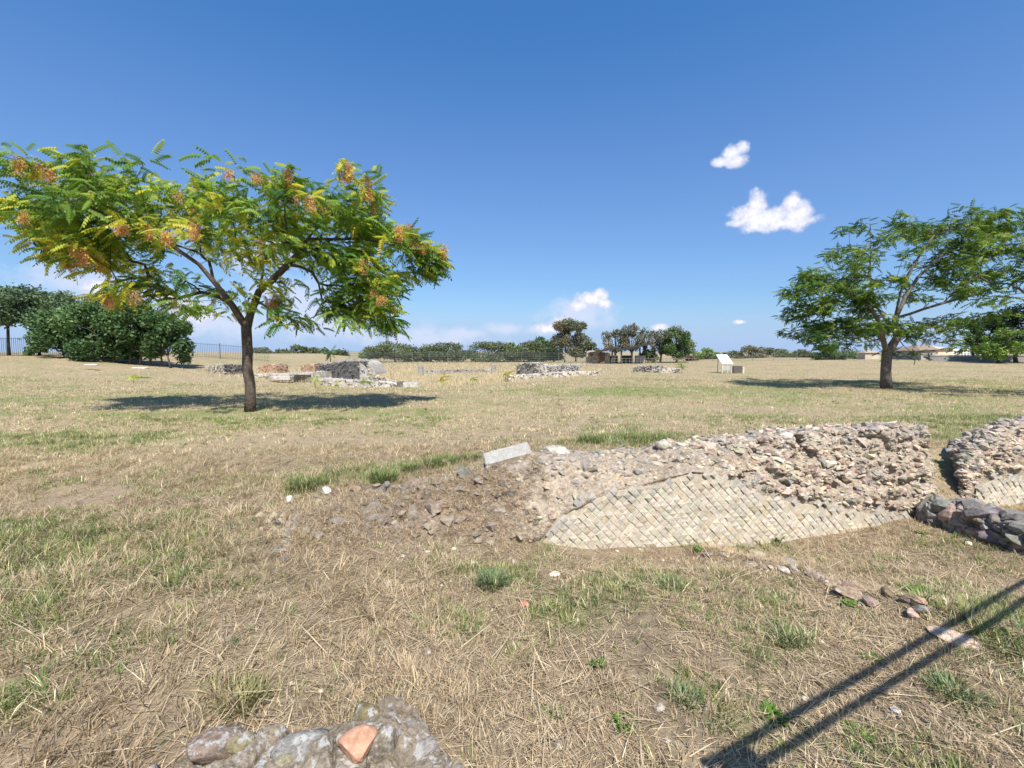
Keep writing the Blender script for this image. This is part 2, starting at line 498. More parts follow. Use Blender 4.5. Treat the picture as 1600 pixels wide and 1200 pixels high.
def ground_mat():
    m, t, b = mat_base('ground_soil')
    a = t.nodes.new('ShaderNodeAttribute'); a.attribute_name = 'col'
    sp = t.nodes.new('ShaderNodeSeparateColor'); t.links.new(a.outputs['Color'], sp.inputs[0])
    n1 = tex(t, 'ShaderNodeTexNoise', 5.5, 9, .7); n2 = tex(t, 'ShaderNodeTexNoise', .9, 7, .65); n3 = tex(t, 'ShaderNodeTexNoise', 34, 6, .72)
    soil = tmix(t, tramp(t, n1.outputs['Fac'], .35, .68), (.10, .073, .052), (.26, .20, .146))
    straw = tmix(t, tramp(t, n3.outputs['Fac'], .33, .68), (.20, .15, .09), (.56, .455, .29))
    far = tmix(t, tramp(t, n2.outputs['Fac'], .36, .66), (.38, .305, .185), (.54, .44, .28))
    straw = tmix(t, .4, straw, far)
    cov = t.nodes.new('ShaderNodeMath'); cov.operation = 'MULTIPLY_ADD'; t.links.new(a.outputs['Alpha'], cov.inputs[0]); cov.inputs[1].default_value = .38; t.links.new(tramp(t, n1.outputs['Fac'], .32, .66, .05, .62), cov.inputs[2])
    c = tmix(t, cov.outputs[0], soil, straw)
    green = tmix(t, tramp(t, n3.outputs['Fac'], .35, .65), (.12, .135, .05), (.32, .32, .15))
    c = tmix(t, tramp(t, sp.outputs[0], 0, 1, 0, .8), c, green)
    bare = tmix(t, tramp(t, n3.outputs['Fac'], .35, .65), (.265, .20, .14), (.40, .31, .22))
    c = tmix(t, tramp(t, sp.outputs[1], 0, 1, 0, .9), c, bare)
    c = tmix(t, tramp(t, sp.outputs[2], 0, 1, 0, .8), c, tmix(t, tramp(t, n3.outputs['Fac'], .35, .65), (.33, .26, .15), (.52, .43, .27)))
    t.links.new(c, b.inputs['Base Color']); b.inputs['Roughness'].default_value = 1.0; b.inputs['Specular IOR Level'].default_value = .05
    ad = t.nodes.new('ShaderNodeMath'); ad.operation = 'MULTIPLY_ADD'; t.links.new(n3.outputs['Fac'], ad.inputs[0]); ad.inputs[1].default_value = .5
    t.links.new(n1.outputs['Fac'], ad.inputs[2]); bump(t, b, ad.outputs[0], .8, .06)
    return m


# ================================================================ GROUND
def build_ground():
    a0 = np.linspace(R(-68), R(68), 760); a1 = np.linspace(R(68), R(292), 70)[1:]
    A = np.concatenate([a0, a1[:-1]]); rr = np.concatenate([[0.02], np.geomspace(.5, 3500, 520)])
    AA, RR = np.meshgrid(A, rr); x = RR * np.sin(AA); y = RR * np.cos(AA)
    z = H(x, y); g, b, tl = masks(x, y)
    n, mth = AA.shape; idx = np.arange(n * mth).reshape(n, mth); nx = np.roll(idx, -1, 1)
    T = np.stack([idx[:-1], nx[:-1], nx[1:], idx[1:]], -1).reshape(-1, 4)
    T = T[:, ::-1]
    me = make_mesh('ground', np.stack([x, y, z], -1).reshape(-1, 3), T, np.stack([g, b, tl, sm((np.hypot(x, y) - 7) / 5)], -1).reshape(-1, 4), True)
    me.materials.append(ground_mat())
    o = bpy.data.objects.new('ground', me); COL.objects.link(o); tag(o, kind='structure')


build_ground()


def blades(name, x, y, ln, wd, lean, az_, col, seg2=True, z0=0.0, curl=.35, zabs=None, parent=None):
    n = len(x); z = (H(x, y) if zabs is None else zabs) + z0; b = np.stack([x, y, z], 1)
    h = np.stack([np.cos(az_), np.sin(az_), np.zeros(n)], 1); up = np.array([0, 0, 1.0])
    d1 = h * np.sin(lean)[:, None] + up * np.cos(lean)[:, None]; l2 = np.minimum(lean + curl, 1.62); d2 = h * np.sin(l2)[:, None] + up * np.cos(l2)[:, None]
    sa = az_ + math.pi / 2 + rng.normal(0, .5, n); sd = np.stack([np.cos(sa), np.sin(sa), np.zeros(n)], 1) * (wd / 2)[:, None]
    m = b + d1 * (ln * .55)[:, None]; t = m + d2 * (ln * .45)[:, None]
    if seg2:
        V = np.stack([b - sd, b + sd, m + sd * .8, m - sd * .8, t], 1).reshape(-1, 3); o = np.arange(n)[:, None] * 5
        T = np.concatenate([o + np.array([0, 1, 2]), o + np.array([0, 2, 3]), o + np.array([3, 2, 4])]); C = np.repeat(col, 5, 0)
    else:
        V = np.stack([b - sd, b + sd, t], 1).reshape(-1, 3); o = np.arange(n)[:, None] * 3; T = o + np.array([0, 1, 2]); C = np.repeat(col, 3, 0)
    me = make_mesh(name, V, T, C); me.materials.append(M_GRASS); ob = bpy.data.objects.new(name, me); COL.objects.link(ob)
    if parent is not None: ob.parent = parent; ob.location = -world_loc(parent)
    return ob


STRAW = np.array([[.56, .455, .295], [.66, .55, .37], [.46, .36, .245], [.31, .23, .16], [.52, .43, .315], [.74, .645, .46]]); STW = np.array([.26, .2, .2, .14, .12, .08])
GRN = np.array([[.13, .18, .055], [.175, .225, .075], [.10, .155, .058], [.25, .26, .10]])


def straw_cols(n): return STRAW[rng.choice(6, n, p=STW)] * (1 + rng.normal(0, .22, (n, 1))).clip(.4, 1.4)


# ================================================================ RUINED WALLS
def lerp(xs, ys, x): return np.interp(x, xs, ys)


def frame(A, B):
    A, B = np.array(A, float), np.array(B, float); d = B - A; Ln = np.linalg.norm(d); d /= Ln
    return A, d, np.array([d[1], -d[0]]), Ln          # origin, along, outward (towards the viewer), length


TAN = np.array([.43, .345, .265]); GREY = np.array([.27, .25, .225]); CREAM = np.array([.50, .43, .33]); BROWN = np.array([.33, .24, .165])


def pick_col(n, wts, jit=.16, r=rng):
    base = np.array([TAN, GREY, CREAM, BROWN]); k = r.choice(4, n, p=np.array(wts) / sum(wts))
    c = base[k] * (1 + r.normal(0, jit, (n, 1))) * (1 + r.normal(0, .04, (n, 3)))
    return np.clip(c, .03, .85)


def rubble_wall(name, label, cat, A, B, uz, zbase, zstep, zt, setback, thick, nst, size=(.018, .066), group=None, colw=(7, 1.4, 2.6, 1), face=None, seed=1, u0=0, end=True, flat=.55, bumps=.06, dense=None, rejf=None, shear=0.0, tone=1.0, templ=None, straw=None, earth=None):
    """wall mass with a worn front: upright up to zstep, leaning back to the crest zt, dropping behind; stones bedded in it"""
    A, d, o, Ln = frame(A, B)
    r = np.random.default_rng(seed)
    nu, nt_ = int((Ln - u0) / .026), 84
    U = np.linspace(u0, Ln, nu); q = np.linspace(0, 1, nt_)
    root = thing(name, (*(A + d * Ln / 2), zbase), label, cat, group)

    def prof(u, t):
        zs, ztop, sb = lerp(uz, zstep, u), lerp(uz, zt, u), lerp(uz, setback, u)
        zs = np.minimum(zs, ztop - .04)
        k0, k1, k2 = .28, .66, .84
        y = np.where(t < k0, 0, np.where(t < k1, (t - k0) / (k1 - k0) * sb, np.where(t < k2, sb + (t - k1) / (k2 - k1) * thick, sb + thick + .12 * (t - k2) / (1 - k2))))
        zz = np.where(t < k0, zbase + (zs - zbase) * t / k0, np.where(t < k1, zs + (ztop - zs) * ((t - k0) / (k1 - k0)) ** .85, np.where(t < k2, ztop - .03 * (t - k1) / (k2 - k1), ztop - (ztop - zbase) * (t - k2) / (1 - k2))))
        y = y + np.where(t < k0, .035, 0)
        us_ = u + shear * y
        P = np.stack([A[0] + d[0] * us_ - o[0] * y, A[1] + d[1] * us_ - o[1] * y, zz], -1)
        w = np.where(t < k0, .25, 1.0) * bumps
        n1 = fbm(P[..., 0] * 3.3 + seed, P[..., 1] * 3.3, P[..., 2] * 4.2, 4); n2 = fbm(P[..., 0] * 11 + seed, P[..., 1] * 11, P[..., 2] * 14, 3)
        pit = sm((fbm(P[..., 0] * 5.1 + seed + 60, P[..., 1] * 5.1, P[..., 2] * 8.5, 3) - .08) / .25) * (t > k0 + .02) * (t < .8)
        P[..., :2] += (w * (n1 * 1.0 + n2 * .7 - 1.7 * pit * lerp(uz, dense if dense is not None else [1] * len(uz), u)))[..., None] * o
        P[..., 2] += np.where(t < k0, 0, bumps * .9 * (fbm(u * 2.6 + seed, t * 3, oct=4) + .5 * n2))
        return P
    UU, TT = np.meshgrid(U, q, indexing='ij'); P = prof(UU, TT)
    idx = np.arange(nu * nt_).reshape(nu, nt_)
    mb = MB()
    Tq = np.stack([idx[:-1, :-1], idx[1:, :-1], idx[1:, 1:], idx[:-1, 1:]], -1).reshape(-1, 4)
    cc = np.array([.41, .335, .255]) * (1 + .18 * fbm(P[..., 0] * 2, P[..., 1] * 2, P[..., 2] * 3, 3))[..., None]
    grey = sm((P[..., 2] - lerp(uz, zt, UU) + .26) / .24)[..., None] * .32
    cc = cc * (1 - grey) + np.array([.29, .275, .25]) * grey
    if earth:
        ek = 1 - sm((UU + .18 * fbm(P[..., 0] * 3, P[..., 2] * 5, oct=3) - earth[0]) / (earth[1] - earth[0]))[..., None]; cc = cc * (1 - ek) + ek * np.array([.25, .185, .13]) * (1 + .3 * fbm(P[..., 0] * 5, P[..., 1] * 5, P[..., 2] * 7, 3))[..., None]
    mb.add(P.reshape(-1, 3), Tq, cc.reshape(-1, 3))
    for e in (0, nu - 1):                             # broken ends, roughly closed
        c = P[e].mean(0); c[:2] += d * (.05 if e else -.05); n0 = len(P[e])
        V = np.concatenate([P[e], c[None]]); T = [(i, i + 1, n0) if e else (i + 1, i, n0) for i in range(n0 - 1)]
        mb.add(V, T, (.36, .30, .225))
    mb.build('mortar_core', M_MORTAR, root, True)
    # stones bedded in the worn part
    ends = []; u = r.uniform(u0, Ln, nst); t = r.uniform(.24, .86, nst)
    rej = rejf(u, prof(u, t)[:, 2]) if rejf else np.zeros(nst, bool); u, t = u[~rej], t[~rej]; nst = len(u)
    if dense is not None:
        keep = r.uniform(0, 1, nst) < lerp(uz, dense, u); u, t = u[keep], t[keep]
    for e in (u0, Ln):                                # and in its broken ends
        te = r.uniform(.1, .85, 130); Pe = prof(np.full(130, e), te); ce = Pe.mean(0); m_ = r.uniform(0, .8, 130)[:, None]; pe = Pe * (1 - m_) + ce * m_
        pe[:, :2] += d * r.normal(0, .03, (130, 1)); ends.append(pe)
    n = len(u); pos = prof(u, t); uE = np.concatenate([np.full(130, u0), np.full(130, Ln)]); pos = np.concatenate([pos] + ends); u = np.concatenate([u, uE]); n = len(u)
    s = np.exp(r.normal(math.log((size[0] * size[1]) ** .5), .62, n)).clip(size[0] * .7, size[1] * 1.7)
    sc = np.stack([s * r.uniform(.8, 1.5, n), s * r.uniform(.7, 1.2, n), s * r.uniform(flat * .7, flat * 1.25, n)], 1)
    col = pick_col(n, colw, r=r)
    pos[:, :2] -= o * (s * .32)[:, None]; pos[:, 2] -= s * .12
    hi = (lerp(uz, zt, u) - pos[:, 2] < .2) & (r.uniform(0, 1, n) < .33)
    col[hi] = col[hi] * .35 + np.array([.27, .26, .24]) * .6
    if earth:
        ek = (1 - sm((u - earth[0]) / (earth[1] - earth[0])))[:, None]; col = col * (1 - ek) + ek * (.35 * col + np.array([.115, .093, .072])); sc = sc * (1 + .25 * ek)
    st = MB(); scatter(st, templ or ROCKS, pos, rotm(n, .3, r), sc, col * tone)
    if straw:                                         # dead grass caught on the crumbling top
      for nb_, ua, ub in straw:
        us = r.uniform(ua, ub, nb_); ts = r.uniform(.22, .9, nb_); ps = prof(us, ts)
        k_ = fbm(ps[:, 0] * 2.6 + 9, ps[:, 1] * 2.6, ps[:, 2] * 2.6, 3) > (-.05 if ua > 0 else -.3); ps = ps[k_]; m_ = len(ps)
        blades('dead_grass', ps[:, 0], ps[:, 1], r.uniform(.03, .12, m_), r.uniform(.003, .0065, m_), r.uniform(.6, 1.5, m_), r.uniform(0, 6.28, m_), straw_cols(m_) * np.array([.82, .79, .77]), True, 0, .3, zabs=ps[:, 2], parent=root)['kind'] = 'stuff'
    tag(st.build('rubble', M_STONE, root), kind='stuff')
    if face: face(root, A, d, o, Ln, r)
    return root


def reticulate(zlo, uzf, zff, diag=.122, lean=.012, ulim=None):
    """net of square blocks set on their corners, bedded in the lower front of the wall"""
    def f(root, A, d, o, Ln, r):
        mb = MB(); h = diag / 2
        us = np.arange(ulim[0], ulim[1], h); cen = []
        for i, u in enumerate(us):
            for j in range(40):
                z = zlo + (2 * j + (i % 2)) * h
                lim = np.interp(u, uzf, zff) + r.normal(0, .035)
                if z < lim: cen.append((u, z, lim - z))
        for (u, z, below) in cen:
            if r.uniform() < (.02 if below > .12 else .22) or fbm(np.array([u * 2.2]), np.array([z * 3.1 + 7]), oct=2)[0] > .55 - .25 * (below < .18): continue
            a = h * r.uniform(.93, .985); b = a * .88; dep = .014 + r.normal(0, .0042) + (.018 * r.uniform() if below < .14 else 0)
            th = r.normal(0, .045); c, s = math.cos(th), math.sin(th)
            V = []
            for (rad, dd) in ((a, -.05), (a, dep * .55), (b, dep)):
                for k in range(4):
                    x, zz = [(0, 1), (1, 0), (0, -1), (-1, 0)][k]
                    jx, jz = r.normal(0, .0035, 2)
                    X = (x * c - zz * s) * rad + jx; Zz = (x * s + zz * c) * rad + jz
                    uu, z2, out = u + X, z + Zz, dd + r.normal(0, .002) - lean * (z + Zz - zlo)
                    V.append((A[0] + d[0] * uu + o[0] * out, A[1] + d[1] * uu + o[1] * out, z2))
            V.append(tuple(np.mean(V[8:12], 0) + np.array([*(o * r.normal(.004, .004)), 0])))
            T = []
            for l in (0, 4):
                for k in range(4):
                    n = (k + 1) % 4; T += [(l + k, l + 4 + n, l + n), (l + k, l + 4 + k, l + 4 + n)]
            T += [(8 + k, 12, 8 + (k + 1) % 4) for k in range(4)]
            base = np.array([.49, .435, .345]) * (1 + r.normal(0, .06)) * (1 + r.normal(0, .02, 3))
            if r.uniform() < .10: base = np.array([.46, .38, .27]) * (1 + r.normal(0, .08))
            if r.uniform() < .10: base = base * 1.12
            g = max(0, 1 - below / .2) * r.uniform(.3, 1); base = base * (1 - g) + np.array([.34, .32, .285]) * g
            mb.add(V, T, base)
        mb.build('reticulated_facing', M_TUFA, root)
        # bedding mortar just behind the blocks
        bd = MB(); n = 60; uu = np.linspace(ulim[0] - .05, ulim[1] + .03, n); zt_ = np.interp(uu, uzf, zff) - .04 + .03 * fbm(uu * 4, uu * 0, oct=2)
        lo = np.stack([A[0] + d[0] * uu + o[0] * .006, A[1] + d[1] * uu + o[1] * .006, np.full(n, zlo - .3)], 1)
        out = .006 - lean * (zt_ - zlo)
        hi_ = np.stack([A[0] + d[0] * uu + o[0] * out, A[1] + d[1] * uu + o[1] * out, zt_], 1)
        hb = hi_.copy(); hb[:, :2] -= o * .25
        V = np.concatenate([lo, hi_, hb]); T = [(i, i + 1, n + i + 1, n + i) for i in range(n - 1)] + [(n + i, n + i + 1, 2 * n + i + 1, 2 * n + i) for i in range(n - 1)]
        bd.add(V, T, (.46, .395, .30)); bd.build('bedding_mortar', M_TUFA, root)
    return f


WA, WB = (0.35, 5.35), (6.75, 6.91)
_u = [-2.9, -2.3, -1.6, -.9, -.4, 0, .3, .9, 1.5, 2.1, 2.7, 3.3, 3.9, 4.6, 5.6, 6.58]
_zf = [-.34, -.34, -.36, -.38, -.40, -.40, -.12, .14, .20, .32, .20, -.02, -.14, -.28, -.44, -.62]
_zt = [-.14, -.04, .03, .17, .33, .42, .46, .46, .47, .50, .53, .60, .66, .70, .72, .68]
_sb = [.75, .8, .8, .78, .7, .65, .6, .58, .55, .5, .48, .42, .36, .32, .28, .25]
FU, FZ = [0, .15, .5, .9, 1.5, 2.05, 2.4, 2.8, 3.2, 3.8, 4.6, 5.2, 5.9], [-.42, -.26, .02, .14, .18, .32, .31, .16, -.04, -.20, -.36, -.50, -.62]
main_wall = rubble_wall('ruined_wall', 'long ruined Roman wall with diamond patterned cream blocks under a broken rubble top', 'wall', WA, WB, _u, -1.0, _zf, _zt, _sb, .5, 8200,
                        face=reticulate(-.9, FU, FZ, ulim=(.06, 5.95)), rejf=lambda u, z: (z < np.interp(u, FU, FZ) + .03) & (u > 0) & (u < 5.9),
                        seed=3, u0=-2.9, straw=((24000, -2.85, .2), (2600, .1, 3.0)), earth=(-.9, .25), dense=[.10, .16, .24, .26, .28, .25, .25, .25, .3, .4, .6, .9, 1, 1, 1, 1], bumps=.075)
rubble_wall('ruined_wall', 'ruined wall piece beyond the gap at right edge, dark broken top above pale slope', 'wall', (7.3, 7.04), (10.9, 7.93), [0, .3, .7, 1.5, 2.5, 3.8], -.95, [-.3, -.02, .02, .02, 0, 0], [.16, .40, .54, .68, .72, .72],
            [.25, .22, .2, .2, .2, .2], .5, 3000, face=reticulate(-.9, [0, .2, .6, 3.8], [-.5, -.3, -.15, -.12], ulim=(.25, 3.4)), seed=11, shear=1.0, bumps=.08, rejf=lambda u, z: (z < -.1) & (u > .3))
rubble_wall('stone_wall', 'low dark dry-laid stone wall running towards the viewer at the right edge', 'wall', (6.26, 6.62), (6.42, 3.1), [0, .4, 1, 1.7, 2.5, 3.5], -.95, [-.62, -.55, -.5, -.5, -.5, -.5], [-.33, -.28, -.26, -.24, -.25, -.26],
            [.06] * 6, .38, 520, size=(.045, .10), colw=(1, 6, .2, .5), tone=.8, templ=ROCKS2, seed=21, flat=.65, bumps=.07)
# buried cross wall that shows as a ridge of stones in the trench
rb = thing('stone_ridge', (3.2, 4.4, -.5), 'buried line of grey wall stones crossing the trench below the diamond blocks', 'wall')
mb = MB()
for k in range(46):
    t = rng.uniform() ** .8; x = 2.5 + 1.45 * t + rng.normal(0, .09); y = 5.35 - 2.1 * t + rng.normal(0, .09)
    s = rng.uniform(.03, .075)
    scatter(mb, ROCKS2, [(x, y, Hs(x, y) + s * .1)], rotm(1, .3), np.array([[s * 1.3, s, s * .65]]), pick_col(1, (5, 2, .5, 3)) * .85)
tag(mb.build('rubble', M_STONE, rb), kind='stuff')
for (px, py, a, b, c, rz) in ((1150, 838, .15, .10, .13, .9), (1166, 852, .16, .11, .10, .8), (1182, 866, .14, .08, .08, .7), (1335, 928, .17, .13, .07, .5), (1362, 942, .10, .09, .07, .3), (1290, 905, .2, .11, .05, .7), (1240, 880, .16, .1, .05, .8), (1500, 1000, .2, .12, .05, .5)):
    p = G(px, py); Mz = np.array(Matrix.Rotation(-rz, 3, 'Z') @ Matrix.Rotation(.15, 3, 'Y'))[None]
    mb = MB(); scatter(mb, ROCKS2, [(p[0], p[1], p[2] - c * .1)], Mz, np.array([[a, b, c]]), pick_col(1, (5, 2, .3, 3)) * .85); mb.build('footing_stone', M_LICHEN, rb)

# low remains of the wall going on to the left, nearly buried
lw = thing('wall_footing', (-1.4, 5.5, -.3), 'half buried row of cobbles left of the diamond patterned wall, grown over with straw', 'wall')
mb = MB(); n = 210
x = np.concatenate([rng.uniform(-3.0, .35, 110), rng.normal(-.45, .6, 100)]); y = yline(x) + rng.normal(.02, .2, n)
s = np.exp(rng.normal(math.log(.048), .42, n)).clip(.02, .10); s[np.argsort(-s)] = np.sort(s)[::-1]
fq = rng.uniform(.0, 1.0, n) ** .8; on = x > -2.8; y = np.where(on, yline(x) + .06 + .68 * fq, y); zz_ = np.where(on, -.36 + (np.interp(x, [-2.6, -2.0, -1.3, -.6, 0], [-.08, -.03, .05, .2, .32]) + .36) * fq ** .85, H(x, y)); pos = np.stack([x, y - s * .3, zz_ + s * .3], 1); cl_ = pick_col(n, (3, 2, .5, 3)) * .66; order = np.argsort(-s); Mr = rotm(n, .3); sc3 = np.stack([s * 1.3, s, s * .72], 1)
for i in order[:70]:
    mb = MB(); scatter(mb, ROCKS2, pos[i:i + 1], Mr[i:i + 1], sc3[i:i + 1], cl_[i:i + 1]); mb.build('cobble', M_STONE, lw)
q_ = order[70:]; mb = MB(); scatter(mb, ROCKS2, pos[q_], Mr[q_], sc3[q_], cl_[q_]); tag(mb.build('small_cobbles', M_STONE, lw), kind='stuff')
mb = MB()
for k in range(26):                                  # a patch of old facing showing through at the far left end
    px = 405 + 19 * (k % 9) + 9 * ((k // 9) % 2) + rng.normal(0, 2); py = 808 + 12 * (k // 9) + .05 * (k % 9) * 10
    p = G(px, py); s = .068
    Mz = np.array(Matrix.Rotation(.05, 3, 'Z') @ Matrix.Rotation(-.5, 3, 'X') @ Matrix.Rotation(R(45), 3, 'Y'))[None]
    V, T = bevel_box(s * .8, .03, s * .8, .012); V = V @ Mz[0].T + p + np.array([0, .05, -.02]) + rng.normal(0, .008, 3); mb.add(V, T, np.array([.36, .31, .225]) * rng.uniform(.75, 1.1))
mb.build('reticulated_facing', M_TUFA, lw)

# pale slab lying on the wall's left end
p = at(793, 713, 6.36); mb = MB()
V, T = bevel_box(.34, .16, .07, .018)
import bmesh
bm = bmesh.new(); vs = [bm.verts.new(v) for v in V]; [bm.faces.new([vs[i] for i in t]) for t in T]
bmesh.ops.subdivide_edges(bm, edges=bm.edges[:], cuts=5, use_grid_fill=True); bmesh.ops.triangulate(bm, faces=bm.faces[:]); bm.verts.index_update()
V = np.array([v.co for v in bm.verts]); T = np.array([[v.index for v in f.verts] for f in bm.faces]); bm.free()
V = V + .010 * np.stack([fbm(V[:, 0] * 9 + k * 7, V[:, 1] * 9, V[:, 2] * 9, 3) for k in range(3)], 1)
Mz = np.array(Matrix.Rotation(.12, 3, 'Z') @ Matrix.Rotation(R(-13), 3, 'Y') @ Matrix.Rotation(R(16), 3, 'X'))
mb.add(V @ Mz.T + p, T, (.37, .35, .315))
single(mb, 'stone_slab', M_MARBLE, p, 'oblong pale grey stone slab tilted on the left end of the ruined wall', 'slab')


def lone_stone(px, py, s, col, name, label, cat='stone', mat=M_STONE, group=None, lift=.3, Y=None, rz=None, seed=0, cuts=9, sub=3, tilt=.15, lo=.55):
    p = G(px, py) if Y is None else at(px, py, Y)
    V, T = rock(sub, cuts, .08, 900 + seed, lo=lo); s = np.array(s)
    a = rng.uniform(0, 6.28) if rz is None else rz
    Mz = np.array(Matrix.Rotation(a, 3, 'Z') @ Matrix.Rotation(rng.normal(0, tilt), 3, 'X'))
    p = p + np.array([0, 0, s[2] * lift]); mb = MB()
    c = np.array(col) * (1 + .12 * fbm(V[:, 0] * 2 + seed, V[:, 1] * 2, V[:, 2] * 2, 3))[:, None]
    mb.add((V * s) @ Mz.T + p, T, c)
    return single(mb, name, mat, p, label, cat, group)


lone_stone(870, 708, (.24, .16, .09), (.42, .39, .33), 'boulder', 'flat pale boulder on the wall crest right of the oblong slab', seed=1, Y=6.42, rz=0)
lone_stone(1035, 694, (.11, .1, .075), (.46, .41, .33), 'stone', 'rounded stone perched on the wall crest below the green strip', seed=2, Y=6.52, lift=-.1)
lone_stone(1082, 676 + 46, (.09, .07, .06), (.50, .37, .22), 'stone', 'round ochre stone bedded high in the rubble face', seed=3, Y=6.16, lift=0)
lone_stone(866, 899, (.075, .05, .03), (.62, .56, .47), 'stone', 'whitish stone lying right of the dense green grass tuft', seed=4, cuts=12)
lone_stone(742, 880, (.035, .03, .025), (.6, .54, .45), 'stone', 'small white stone lying left behind the dense green tuft', seed=5)
lone_stone(1400, 1113, (.045, .03, .022), (.66, .62, .55), 'stone', 'bright white chip lying between the rail shadow and the right corner', seed=6)
lone_stone(1513, 851, (.045, .035, .03), (.66, .6, .52), 'stone', 'white stone in the trench before the dark dry-laid wall', seed=7)
lone_stone(1072, 848, (.05, .035, .03), (.56, .22, .10), 'tile_fragment', 'orange tile fragment at the foot of the diamond blocks', 'tile', M_BRICK, seed=8)
lone_stone(819, 945, (.05, .04, .02), (.50, .25, .16), 'tile_fragment', 'flat pinkish tile fragment beside a small weed in the foreground', 'tile', M_BRICK, seed=9)
lone_stone(856, 975, (.025, .02, .016), (.48, .3, .14), 'tile_fragment', 'tiny ochre tile fragment below the pinkish one', 'tile', M_BRICK, seed=10)
lone_stone(452, 783, (.08, .06, .06), (.62, .58, .50), 'stone', 'pale angular stone at the left end of the cobble row', seed=12)
lone_stone(510, 770, (.09, .06, .07), (.58, .54, .47), 'stone', 'pale upright stone beside weeds above the cobble row', seed=13)
lone_stone(1225, 892, (.09, .06, .035), (.5, .44, .36), 'stone', 'flat pale stone lying left of the stone ridge in the trench', seed=14)
small = []
for k in range(64):
    if k < 30: px, py = rng.uniform(600, 1330), rng.uniform(858, 930)
    elif k < 42: px, py = rng.uniform(1380, 1600), rng.uniform(850, 930)
    else: px, py = rng.uniform(320, 1500), rng.uniform(900, 1180)
    s = float(np.exp(rng.normal(math.log(.020), .4)))
    p = G(px, py)
    if abs(p[1] - 5.6) > 4: continue
    lone_stone(px, py, (s * 1.3, s, s * .7), np.array([.52, .46, .37]) * rng.uniform(.7, 1.2), 'pebble', 'small pale pebble lying among straw in the foreground', 'pebble', group='small pale pebbles scattered in the foreground straw', seed=40 + k, sub=2)


